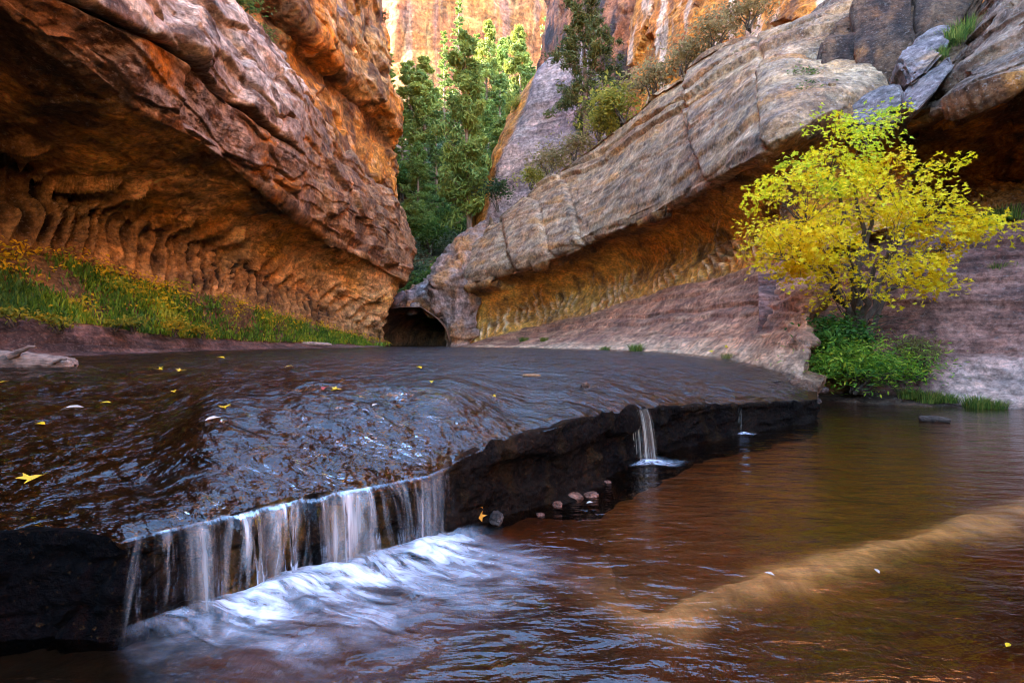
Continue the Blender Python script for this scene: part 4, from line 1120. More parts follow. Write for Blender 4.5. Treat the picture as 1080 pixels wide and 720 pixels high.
def spout(px0, px1, ytop, Dtop, pxb0, pxb1, ybot, label, splash=.25, ztop=None, strong=1.0):
    n, nv = 24, 26
    Db = (EYE - .0) * F / (ybot - CY)
    G = np.zeros((n, nv, 3)); UV = np.zeros((n, nv, 2)); A = np.zeros((n, nv))
    v = np.linspace(0, 1, nv)
    for i in range(n):
        u = i / (n - 1)
        a = np.array(W(px0 + (px1 - px0) * u, ytop, Dtop)); b = np.array(W(pxb0 + (pxb1 - pxb0) * u, ybot, Db)); b[2] = 0.005
        t = v
        G[i] = a + (b - a) * np.stack([np.sqrt(t) * .6 + t * .4, np.sqrt(t) * .6 + t * .4, t ** 1.5], 1)
        G[i, :, 1] -= .05 * math.sin(u * math.pi) + .012 * n1(u * 9, 4)
        UV[i, :, 0] = u * .16; UV[i, :, 1] = v * .4
        A[i] = strong * min(1, 6 * u * (1 - u) + .25) * (1.25 - .2 * v)
    root = empty('waterfall', (float(G[..., 0].mean()), float(Db), 0))
    tag(root, label, 'waterfall', None)
    off = np.array(root.location)
    me = mesh('stream_of_water', (G - off).reshape(-1, 3), quads(n, nv), M_spout, uv=UV.reshape(-1, 2), attrs={'foam': A.ravel()})
    link('stream_of_water', me, root)
    if splash:
        k, q = 40, 14
        th = np.linspace(0, 2 * math.pi, k); r = np.linspace(0, 1, q)
        S = np.zeros((k, q, 3)); Au = np.zeros((k, q)); U2 = np.zeros((k, q, 2))
        cx, cy = G[:, -1, 0].mean(), G[:, -1, 1].mean()
        for i in range(k):
            rr = splash * (1 + .35 * n1(math.cos(th[i]) * 2 + 5, 3) + .25 * n1(math.sin(th[i]) * 3 + 9, 5))
            S[i, :, 0] = cx + 1.25 * rr * r * math.cos(th[i]) + .03; S[i, :, 1] = cy + .8 * rr * r * math.sin(th[i]) - .04
            S[i, :, 2] = .014 + .02 * np.exp(-(r / .35) ** 2)
            Au[i] = (.95 + .5 * n1(th[i] * 2.2, 3)) * sm(1, .1, r); U2[i, :, 0] = th[i] * .3; U2[i, :, 1] = r
        S[-1] = S[0]
        me = mesh('splash', (S - off).reshape(-1, 3), quads(k, q), foam_mat(), uv=U2.reshape(-1, 2), attrs={'foam': Au.ravel()})
        link('splash', me, root)

M_stream = water_mat('stream_water', (.80, .66, .52), 5.5, 1.0, lowf=2.0, dist=.5, ior=1.5, flow=(.8, 1.7, 1), rot=.35, rough=.05)
M_pool = water_mat('pool_water', (.82, .57, .37), 4.5, .22, flow=(.55, 1.5, 1), rot=-.25, rough=.03)

def ground():
    n = 40
    xs = np.concatenate([np.linspace(-400, -20, 8), np.linspace(-18, 18, 25), np.linspace(20, 400, 8)])
    X, Y = np.meshgrid(xs, xs, indexing='ij')
    G = np.stack([X, Y, np.full_like(X, -.75) - .02 * 0 * X], 2)
    G[..., 2] += .05 * nz(G, .3, 3)
    o = grid_obj('ground', G, np.full(G.shape, .1) * np.array((1.4, .8, .5)), M_bed)
    tag(o, 'brown rock floor of the canyon', 'ground', kind='structure')

def camera_and_light():
    cam = bpy.data.cameras.new('camera'); o = bpy.data.objects.new('camera', cam); col.objects.link(o)
    cam.sensor_width = 36; cam.lens = 18; cam.sensor_fit = 'HORIZONTAL'; cam.clip_start = .05; cam.clip_end = 2000
    o.location = (0, 0, EYE); o.rotation_euler = (R(90), 0, 0)
    sc.camera = o
    el = R(20); az = Vector((-.99, -.14)).normalized()
    d = Vector((az.x * math.cos(el), az.y * math.cos(el), math.sin(el)))
    s = bpy.data.lights.new('sun', 'SUN'); s.energy = 3.3; s.angle = R(.5); s.color = (1, .93, .82)
    so = bpy.data.objects.new('sun', s); col.objects.link(so); so.rotation_euler = (-d).to_track_quat('-Z', 'Y').to_euler()
    so.location = (-20, -15, 60)
    w = bpy.data.worlds.new('World'); sc.world = w; w.use_nodes = True
    nt = w.node_tree; bg = nt.nodes['Background']
    sky = nt.nodes.new('ShaderNodeTexSky'); sky.sky_type = 'NISHITA'; sky.sun_disc = False
    sky.sun_elevation = el; sky.sun_rotation = math.atan2(d.x, d.y)
    sky.air_density = 1.0; sky.dust_density = .3; sky.ozone_density = 3.0
    nt.links.new(sky.outputs[0], bg.inputs[0]); bg.inputs[1].default_value = SKY
    v = sc.view_settings; v.view_transform = 'Standard'; v.look = 'None'; v.gamma = 1; v.exposure = EXPO
    sc.cycles.use_denoising = True
    sc.cycles.max_bounces = 12; sc.cycles.diffuse_bounces = 7; sc.cycles.glossy_bounces = 4
    sc.cycles.filter_width = 1.05
    sc.cycles.transparent_max_bounces = 24; sc.cycles.transmission_bounces = 10
    sc.cycles.caustics_reflective = False; sc.cycles.caustics_refractive = False
    sc.cycles.sample_clamp_indirect = 8

SKY, EXPO = .15, 4.5
# ------------------------------------------------------------------ vegetation
def leaf_mat(name, trans=.45, rough=.55, var=.25):
    t = NT(name)
    c = t.attr('Col')
    P = t.coord()
    k = t.mr(t.noise(P, 9, 3, .6), .3, .7, 1 - var, 1 + var)
    v = t.n('ShaderNodeCombineColor')
    for q in range(3): t.l(k, v.inputs[q])
    cc = t.mix(1.0, c, v.outputs[0], 'MULTIPLY')
    a = t.bsdf(cc, rough, .25)
    b = t.n('ShaderNodeBsdfTranslucent'); t.l(cc, b.inputs[0])
    m = t.n('ShaderNodeMixShader'); m.inputs[0].default_value = trans
    t.l(a, m.inputs[1]); t.l(b.outputs[0], m.inputs[2])
    return t.done(m.outputs[0])

def bark_mat(name, c1, c2, sc_=1.0):
    t = NT(name)
    P = t.coord((sc_ * 6, sc_ * 6, sc_ * 1.2))
    a = t.noise(P, 2, 7, .7, .4)
    return t.done(t.bsdf(t.ramp(a, [(.3, c1), (.7, c2)]), .9, .15, t.bump(a, .8, .05)))

M_leaf = leaf_mat('leaf', .56, var=.12); M_needle = leaf_mat('needle', .25, .6, .3); M_dryleaf = leaf_mat('fallen_leaf', .2, .45, .2)
M_bark = bark_mat('bark', (.05, .032, .022), (.20, .13, .09))
M_pinebark = bark_mat('pine_bark', (.10, .055, .035), (.36, .22, .14), .6)
M_twig = bark_mat('twig', (.045, .03, .022), (.16, .11, .08), 2)

SHAPES = {
    'spike': [(0, -.5), (.13, -.1), (0, .6), (-.13, -.1)],
    'maple': [(0, -.35), (.10, -.05), (.42, -.22), (.33, .03), (.50, .22), (.20, .18), (.16, .35), (0, .62), (-.16, .35), (-.20, .18), (-.50, .22), (-.33, .03), (-.42, -.22), (-.10, -.05)],
    'oval': [(0, -.5), (.24, -.12), (.2, .2), (0, .55), (-.2, .2), (-.24, -.12)],
    'long': [(0, -.5), (.13, -.1), (.1, .25), (0, .6), (-.1, .25), (-.13, -.1)],
    'clump': [(0, -.5), (.26, .05), (.10, .5), (-.12, .42), (-.28, -.02)],
}

def leaves(rng, P, Nrm, size, colr, shape='oval', spin=None, fold=.18):
    """one small folded leaf per point; returns vertices, triangles and vertex colours"""
    n = len(P); out = np.array(SHAPES[shape]); k = len(out)
    Nrm = Nrm / (np.linalg.norm(Nrm, axis=1)[:, None] + 1e-9)
    if spin is None: spin = rng.normal(size=(n, 3))
    u = spin - (spin * Nrm).sum(1)[:, None] * Nrm; u /= np.linalg.norm(u, axis=1)[:, None] + 1e-9
    w = np.cross(Nrm, u)
    size = np.broadcast_to(size, (n,))
    V = np.empty((n, k + 1, 3))
    V[:, 0] = P + Nrm * (size * -.02)[:, None]
    for j, (a, b) in enumerate(out):
        V[:, j + 1] = P + (w * a + u * b) * size[:, None] + Nrm * (size * (abs(a) * fold * 2 - .12 * b * b))[:, None]
    tri = np.array([[0, 1 + j, 1 + (j + 1) % k] for j in range(k)])
    Fc = (np.arange(n)[:, None, None] * (k + 1) + tri[None]).reshape(-1, 3)
    return V.reshape(-1, 3), Fc, np.repeat(colr, k + 1, 0)

def tube(path, rad, sides=6):
    path = np.asarray(path, float); n = len(path)
    rad = np.broadcast_to(rad, (n,))
    T = np.gradient(path, axis=0); T /= np.linalg.norm(T, axis=1)[:, None] + 1e-9
    ref = np.array((.31, .17, .93)) if abs(T[0, 2]) < .9 else np.array((1., .2, .1))
    A = np.cross(T, ref); A /= np.linalg.norm(A, axis=1)[:, None] + 1e-9
    B = np.cross(T, A)
    th = np.linspace(0, 2 * np.pi, sides, endpoint=False)
    V = path[:, None] + rad[:, None, None] * (np.cos(th)[None, :, None] * A[:, None] + np.sin(th)[None, :, None] * B[:, None])
    i, j = np.meshgrid(np.arange(n - 1), np.arange(sides), indexing='ij')
    a = i * sides + j; b = i * sides + (j + 1) % sides
    q = np.stack([a, b, b + sides, a + sides], 2).reshape(-1, 4)
    tri = np.concatenate([q[:, [0, 1, 2]], q[:, [0, 2, 3]]])
    return V.reshape(-1, 3), tri

class Bag:
    def __init__(s): s.V, s.F, s.C, s.n = [], [], [], 0
    def add(s, V, Fc, colr=None):
        s.V.append(V); s.F.append(Fc + s.n); s.n += len(V)
        s.C.append(np.ones_like(V) if colr is None else colr)
    def mesh(s, name, m, smooth=False):
        return mesh(name, np.concatenate(s.V), np.concatenate(s.F), m, np.concatenate(s.C), smooth=smooth)

def curve_path(a, b, bend, rng, n=8, wob=.04):
    a, b = np.array(a, float), np.array(b, float)
    t = np.linspace(0, 1, n)[:, None]
    L = np.linalg.norm(b - a)
    p = a + (b - a) * t + np.array(bend) * (4 * t * (1 - t)) + np.concatenate([np.zeros((1, 3)), rng.normal(size=(n - 2, 3)) * wob * L, np.zeros((1, 3))])
    return p

def maple():
    rng = np.random.RandomState(5)
    base = np.array(W(905, 352, 11.3))
    root = empty('maple_tree', base); tag(root, 'small bright yellow maple leaning over the green bush beside the pool', 'tree')
    yel, gold, lime, grn = C(.98, .76, .02), C(.98, .64, .012), C(.80, .76, .03), C(.42, .52, .03)
    lobes = [((915, 258, 10.7), (114, 58, 1.5), 76, 0), ((868, 236, 10.5), (74, 46, 1.2), 30, .1), ((992, 250, 10.7), (46, 26, .9), 15, 0), ((836, 268, 10.4), (46, 26, .9), 13, .05),
             ((888, 162, 11), (56, 40, 1.1), 20, .75), ((862, 192, 10.8), (58, 24, 1), 15, .5), ((912, 126, 11.1), (28, 14, .6), 5, .95), ((830, 192, 10.7), (34, 16, .7), 7, .7),
             ((945, 200, 10.9), (62, 34, 1.1), 15, .15), ((985, 215, 10.8), (38, 20, .8), 6, .1)]
    crown, wood, twig = Bag(), Bag(), Bag()
    stems = []
    for k, tgt in enumerate(((850, 235, 10.5), (875, 180, 10.9), (905, 130, 11.1), (930, 200, 10.6), (975, 235, 10.7), (1012, 252, 10.8), (890, 260, 9.9), (945, 265, 9.8), (830, 275, 10.3))):
        e = np.array(W(*tgt)); s = base + np.array((rng.uniform(-.18, .18), rng.uniform(-.12, .12), -.1))
        p = curve_path(s, e, (0, 0, .45 + .3 * rng.rand()), rng, 14, .02)
        wood.add(*[x for x in tube(p - base, np.linspace(.05 + .03 * rng.rand(), .011, 14), 7)]); stems.append(p)
    # bare twigs at the foot
    for k in range(16):
        e = base + np.array((rng.uniform(-1.3, 1.3), rng.uniform(-.9, .2), rng.uniform(-.1, 1.2)))
        twig.add(*tube(curve_path(base + rng.normal(size=3) * .08, e, (0, 0, .25 * rng.rand()), rng, 7, .05) - base, np.linspace(.016, .004, 7), 5))
    allst = np.concatenate(stems)
    for cen, rad, n, g in lobes:
        c0 = np.array(W(*cen)); D = cen[2]
        rr = np.array((rad[0] / F * D, rad[2], rad[1] / F * D))
        for q in range(n):
            d = rng.normal(size=3); d /= np.linalg.norm(d)
            p = c0 + d * rr * (.45 + .6 * rng.rand() ** .6)
            near = allst[np.argmin(((allst - p) ** 2).sum(1) + .4 * np.maximum(0, allst[:, 2] - p[2]))]
            pt = curve_path(near, p, (0, 0, .05), rng, 6, .03)
            twig.add(*tube(pt - base, np.linspace(.010, .003, 6), 4))
            m_ = rng.randint(22, 64); R_ = rng.uniform(.2, .5)
            out = np.array((d[0], d[1], 0)) + rng.normal(size=3) * .3; out[2] = -.25
            a = rng.uniform(0, 2 * np.pi, m_); r = R_ * np.sqrt(rng.rand(m_))
            tilt = np.array((d[0] * .4, d[1] * .4 - .1, 1.)) + rng.normal(size=3) * .32
            tilt /= np.linalg.norm(tilt)
            e1 = np.cross(tilt, (0, 1, .1)); e1 /= np.linalg.norm(e1); e2 = np.cross(tilt, e1)
            P = p + np.outer(r * np.cos(a), e1) * 1.25 + np.outer(r * np.sin(a), e2) + np.outer(rng.normal(size=m_) * .085 - .16 * (r / R_) ** 2 * R_, (0, 0, 1.))
            N = np.tile(tilt, (m_, 1)) + rng.normal(size=(m_, 3)) * .45
            f = np.clip(g + rng.normal() * .2 + rng.normal(size=m_) * .12 - .22, 0, 1)
            colr = mixc(mixc(gold, yel, rng.rand(m_)), lime, f * 1.6); colr = mixc(colr, grn, (f - .55) * 2)
            colr = colr * rng.uniform(.85, 1.08, (m_, 1)); colr = mixc(colr, C(.55, .26, .02), (rng.rand(m_) < .03) * .8)
            crown.add(*leaves(rng, P - base, N, rng.uniform(.075, .14, m_), colr, 'maple'))
    link('crown', crown.mesh('crown', M_leaf), root); link('trunk', wood.mesh('trunk', M_bark, True), root); link('twigs', twig.mesh('twigs', M_twig, True), root)

def conifer_meshes(seed, H, Rad, bare=.2, dens=1.0, col1=(.05, .09, .025), col2=(.17, .21, .045), droop=.25, irregular=.25, clump=.27):
    rng = np.random.RandomState(seed)
    tr, cr = Bag(), Bag()
    lean = rng.normal(size=2) * .015 * H
    t = np.linspace(0, 1, 14)
    path = np.stack([lean[0] * t ** 2 + .006 * H * np.sin(t * 5 + seed), lean[1] * t ** 2, H * t], 1)
    tr.add(*tube(path, np.linspace(.017 * H + .05, .01, 14), 8))
    z = bare; a0 = rng.rand() * 6
    while z < .985:
        rel = (z - bare) / (1 - bare)
        env = Rad * ((1 - rel) ** .75) * (.35 + .65 * min(1, rel * 5 + .25))
        k = rng.randint(5, 9)
        for b in range(k):
            if rng.rand() < irregular * .55: continue
            a = a0 + b * 2 * np.pi / k + rng.normal() * .35
            L = max(.15 * Rad, env * rng.uniform(1 - irregular * 1.6, 1.15))
            zb = min(.985, z + rng.normal() * .022)
            s = np.array((np.interp(zb, t, path[:, 0]), np.interp(zb, t, path[:, 1]), zb * H))
            dirv = np.array((math.cos(a), math.sin(a), -droop + .75 * rel * rng.uniform(.4, 1)))
            e = s + dirv * L
            p = curve_path(s, e, (0, 0, .08 * L), rng, 5, .03)
            tr.add(*tube(p, np.linspace(.010 * H * (1 - rel) * .5 + .015, .008, 5), 4))
            m_ = int((18 + 60 * L / Rad) * dens)
            u = rng.uniform(.18, 1.03, m_)
            P = s + (e - s) * u[:, None] + np.outer(4 * u * (1 - u), (0, 0, .08 * L)) + rng.normal(size=(m_, 3)) * np.array((.085, .085, .05)) * (L * .8 + .25) * (1.15 - .5 * u)[:, None]
            N = np.array((0, 0, 1.)) + rng.normal(size=(m_, 3)) * .55
            sp = np.tile(dirv, (m_, 1)) + rng.normal(size=(m_, 3)) * .6
            f = np.clip(.35 * rng.rand() + .55 * rng.rand(m_), 0, 1)
            cr.add(*leaves(rng, P, N, rng.uniform(.7, 1.35, m_) * clump, mixc(col1, col2, f), 'clump', sp))
        z += rng.uniform(.022, .042) * (1 + .2 * irregular)
        a0 += 1.1
    return tr.mesh('trunk', M_pinebark, True), cr.mesh('crown', M_needle)

def ponderosa_meshes(seed, H, Rad, low=.35, n=34, tuft=62, col1=(.05, .085, .022), col2=(.19, .22, .045), clump=.30):
    """a tall pine: bare trunk, crooked limbs at uneven heights, each ending in tufts of needles"""
    rng = np.random.RandomState(seed)
    tr, cr = Bag(), Bag(); t = np.linspace(0, 1, 16)
    path = np.stack([.012 * H * np.sin(t * 4 + seed), .01 * H * np.cos(t * 3 + seed), H * t], 1); path[:, :2] -= path[0, :2]
    tr.add(*tube(path, np.linspace(.016 * H + .05, .015, 16), 8))
    for k in range(9):                                   # dead snags below the crown
        z = rng.uniform(.12, low + .1); s = np.array((np.interp(z, t, path[:, 0]), np.interp(z, t, path[:, 1]), z * H)); a = rng.rand() * 6.283
        tr.add(*tube(curve_path(s, s + np.array((math.cos(a), math.sin(a), rng.uniform(-.3, .2))) * rng.uniform(.3, .9), (0, 0, 0), rng, 5, .05), np.linspace(.03, .008, 5), 4))
    for k in range(n):
        z = 1 - (1 - low) * rng.rand() ** .85; rel = (z - low) / (1 - low)
        L = Rad * (.10 + 1.05 * (1 - rel) ** .8 * min(1, .55 + rel * 2.2)) * rng.uniform(.55, 1.15)
        s = np.array((np.interp(z, t, path[:, 0]), np.interp(z, t, path[:, 1]), z * H)); a = rng.rand() * 6.283
        d = np.array((math.cos(a), math.sin(a), rng.uniform(-.25, .35) + .6 * rel))
        e = s + d * L; p = curve_path(s, e, (0, 0, -.06 * L), rng, 6, .05)
        tr.add(*tube(p, np.linspace(.045 * (1 - .6 * rel), .01, 6), 4))
        f0 = rng.rand() * .6
        for q in range(rng.randint(2, 6)):
            c = s + (e - s) * rng.uniform(.45, 1.05) + rng.normal(size=3) * .14 * L
            m_ = int(tuft * rng.uniform(.7, 1.5)); r = rng.uniform(.22, .5) * (.35 + .65 * (1 - rel))
            P = c + rng.normal(size=(m_, 3)) * r * np.array((.75, .75, .45))
            N = (P - c) + np.array((0, 0, .5)) + rng.normal(size=(m_, 3)) * .4
            cr.add(*leaves(rng, P, N, rng.uniform(.6, 1.5, m_) * clump * 1.25, mixc(col1, col2, np.clip(f0 + .5 * rng.rand(m_), 0, 1)), 'spike'))
    return tr.mesh('trunk', M_pinebark, True), cr.mesh('crown', M_needle)

def round_meshes(seed, w, h, size, n, cols, shape='oval', clumps=26, stems=6, base=.15, stem_h=.9):
    """a shrub: leaves gathered in clumps through the crown, thin stems inside"""
    rng = np.random.RandomState(seed)
    cr, stm = Bag(), Bag()
    cs = []
    for k in range(clumps):
        d = rng.normal(size=3); d /= np.linalg.norm(d); d[2] = abs(d[2]) if rng.rand() < .75 else d[2] * .5
        cs.append(np.array((0, 0, h * (base + .38))) + d * np.array((w * .5, w * .5, h * (.6 - base * .5))) * rng.uniform(.35, 1.0) * rng.uniform(.8, 1.1))
    for c in cs:
        m_ = max(6, int(n / clumps * rng.uniform(.5, 1.5)))
        r = w * rng.uniform(.09, .20)
        P = c + rng.normal(size=(m_, 3)) * r * np.array((1, 1, .62))
        P[:, 2] = np.maximum(P[:, 2], .02)
        N = (c - (0, 0, h * .3)) / (w + h) * 1.2 + np.array((0, -.1, .8)) + rng.normal(size=(m_, 3)) * .55
        f = np.clip(rng.rand() * .7 + rng.normal(size=m_) * .22 + .1, 0, .999) * (len(cols) - 1)
        i = f.astype(int); cc = np.array(cols, float)
        colr = cc[i] + (cc[np.minimum(i + 1, len(cols) - 1)] - cc[i]) * (f - i)[:, None]
        cr.add(*leaves(rng, P, N, size * rng.uniform(.6, 1.3, m_), colr, shape))
    for k in range(stems):
        e = cs[rng.randint(len(cs))] * stem_h
        stm.add(*tube(curve_path(rng.normal(size=3) * .04 * w * np.array((1, 1, 0)), e, (0, 0, .1 * h), rng, 7, .03), np.linspace(.018 * w + .004, .004, 7), 5))
    return stm.mesh('stem', M_twig, True), cr.mesh('foliage', M_leaf)

def tuft_mesh(seed, n, h, spread, cols, lean=.35, wid=.012):
    rng = np.random.RandomState(seed); b = Bag()
    for k in range(n):
        a = rng.rand() * 6.283; r = spread * rng.rand() ** .6
        L = h * rng.uniform(.5, 1.15); o = np.array((math.cos(a) * r, math.sin(a) * r, -.02))
        d = np.array((math.cos(a + rng.normal() * .6), math.sin(a + rng.normal() * .6), 0)) * lean * rng.uniform(.2, 1.5)
        w = np.array((-d[1], d[0], 0)); w = w / (np.linalg.norm(w) + 1e-6) * wid * rng.uniform(.6, 1.3)
        t = np.array((0, .4, .75, 1))[:, None]
        c = o + np.concatenate([d[:2] * t ** 2 * L, t * L * (1 - .25 * lean * t)], 1) if True else o
        wd = np.array((1, .9, .55, .05))[:, None]
        V = np.concatenate([c - w * wd, c + w * wd])
        Fc = np.array([[0, 1, 5], [0, 5, 4], [1, 2, 6], [1, 6, 5], [2, 3, 7], [2, 7, 6]])
        cc = np.array(cols[rng.randint(len(cols))]) * rng.uniform(.7, 1.25)
        b.add(V, Fc, np.tile(cc, (8, 1)))
    return b.mesh('blades', M_leaf, False)

def plant(kind, loc, parts, label, cat, group=None, rz=0, scale=None):
    r = empty(kind, loc, rz); tag(r, label, cat, group)
    if scale is not None: r.scale = scale if hasattr(scale, '__len__') else (scale,) * 3
    for me in parts: link(me.name.split('.')[0], me, r)
    return r

def hill_height(G):
    from mathutils.bvhtree import BVHTree
    V = [tuple(v) for v in G.reshape(-1, 3)]
    b = BVHTree.FromPolygons(V, [tuple(q) for q in quads(*G.shape[:2])])
    def f(x, y):
        h = b.ray_cast(Vector((x, y, 200)), Vector((0, 0, -1)))
        return h[0].z if h[0] else 5.0
    return f

def forest(G):
    hz = hill_height(G)
    K = [ponderosa_meshes(1, 14, 2.5, .28, 85, 60, (.09, .14, .028), (.36, .38, .065)), conifer_meshes(2, 14, 2.5, .10, 1.0, (.085, .145, .036), (.30, .35, .065), irregular=.4), ponderosa_meshes(3, 14, 2.2, .40, 65, 58, (.09, .13, .03), (.36, .36, .06)),
         conifer_meshes(4, 14, 3.4, .04, 1.1, (.075, .145, .045), (.27, .33, .085), irregular=.35), ponderosa_meshes(5, 14, 2.6, .15, 90, 60, (.085, .15, .036), (.31, .36, .07))]
    T = [  # px of the trunk, distance, py of the tip, kind, label
        (495, 52, 40, 0, 'tallest bare trunked pine in the narrows, nearest of the grove'),
        (449, 72, 60, 2, 'thin pale trunked pine left of the tallest one'),
        (432, 76, 66, 2, 'slim pine close beside the left cliff edge'),
        (484, 98, -4, 1, 'far pine whose tip stands highest against the sunlit wall'),
        (515, 80, 22, 2, 'slender pine just right of the tallest one'),
        (549, 84, 28, 2, 'narrow pine at the right end of the grove beside the lilac slab'),
        (468, 96, 33, 1, 'small far pine between the two left ones and the highest tip'),
        (580, 88, -12, 3, 'bluish fir at the back beside the dark tower'),
        (411, 84, 56, 1, 'far spiky pine peeping past the left cliff edge'),
        (533, 92, 40, 4, 'far pine half hidden behind the two slender right ones'),
        (460, 62, 118, 3, 'short bushy fir in front of the left pines'),
        (478, 66, 100, 3, 'full green fir left of the tallest trunk'),
        (507, 66, 92, 4, 'full green fir behind the tallest trunk to its right'),
        (528, 70, 86, 3, 'broad green fir below the slender right pine'),
        (440, 58, 150, 4, 'low fir in the gully against the left cliff'),
        (560, 76, 70, 3, 'green fir tucked behind the lilac slab'),
        (424, 70, 112, 1, 'lone dark pine hugging the left cliff'),
        (503, 88, 36, 1, 'far pine directly behind the tallest one'),
        (452, 86, 95, 4, 'far green fir seen between the left trunks'),
        (540, 64, 108, 2, 'thin young pine in front of the right firs')]
    first = {}
    for i, (px, D, tip, k, lab) in enumerate(T):
        x = (px - CX) / F * D; z = hz(x, D) - .3
        h = EYE + (CY - tip) / F * D - z
        s = h / 14
        w = min(max(s, .55), 1.25) if s > 1.25 else s
        if k not in first:
            r = first[k] = plant('pine_tree', (x, D, z), K[k], lab, 'tree', 'conifers on the far wooded slope')
        else:
            r = dup(first[k]); r.location = (x, D, z); r['label'] = lab
        r.rotation_euler = (0, 0, i * 1.7); r.scale = (w * 1.1, w * 1.1, s)
    # broadleaf shrubs of the gully and slope
    Bm = [round_meshes(11, 4, 3.2, .34, 1500, [(.05, .10, .02), (.12, .19, .03), (.22, .28, .05)], clumps=34), round_meshes(12, 4, 3.6, .34, 1500, [(.06, .11, .03), (.16, .22, .04), (.36, .34, .05)], clumps=34),
          round_meshes(13, 4, 3.0, .32, 1400, [(.07, .10, .05), (.16, .2, .10), (.28, .32, .18)], clumps=30)]
    S = [(452, 250, 47, 0, 1.0), (466, 222, 50, 1, 1.0), (446, 285, 44.5, 1, .75), (458, 300, 43.5, 0, .6), (470, 255, 48, 0, .9), (440, 228, 50, 2, .9), (482, 205, 55, 2, 1.0), (455, 195, 56, 0, 1.1),
         (470, 175, 60, 1, 1.2), (520, 168, 62, 2, 1.2), (500, 182, 59, 0, 1.1), (436, 190, 58, 0, 1.0), (528, 140, 68, 2, 1.3), (545, 130, 74, 0, 1.4), (462, 148, 68, 0, 1.4), (486, 140, 70, 1, 1.4), (440, 140, 74, 2, 1.5),
         (508, 120, 80, 0, 1.6), (470, 112, 84, 2, 1.7), (424, 150, 70, 0, 1.4), (428, 205, 54, 2, .9), (434, 250, 46, 0, .7), (556, 108, 82, 2, 1.5), (448, 110, 88, 0, 1.7)]
    names = ['dark green', 'yellowish green', 'greyish green']
    fb = {}
    words = 'lowest second third fourth fifth sixth seventh eighth ninth tenth eleventh twelfth thirteenth fourteenth fifteenth sixteenth seventeenth eighteenth nineteenth twentieth twenty-first twenty-second twenty-third topmost'.split()
    rank = sorted(range(len(S)), key=lambda q: -S[q][1]); order = {q: words[n_] for n_, q in enumerate(rank)}
    for i, (px, py, D, k, s) in enumerate(S):
        x = (px - CX) / F * D; z = hz(x, D) - .2
        lab = f'{names[k]} shrub on the wooded slope below the pines, {order[i]} from the bottom'
        if k not in fb: r = fb[k] = plant('shrub', (x, D, z), Bm[k], lab, 'shrub', 'shrubs on the wooded slope')
        else: r = dup(fb[k]); r.location = (x, D, z); r['label'] = lab
        r.rotation_euler = (0, 0, i * 2.1); r.scale = (s, s, s * (.9 + .25 * ((i * 7) % 5) / 5))

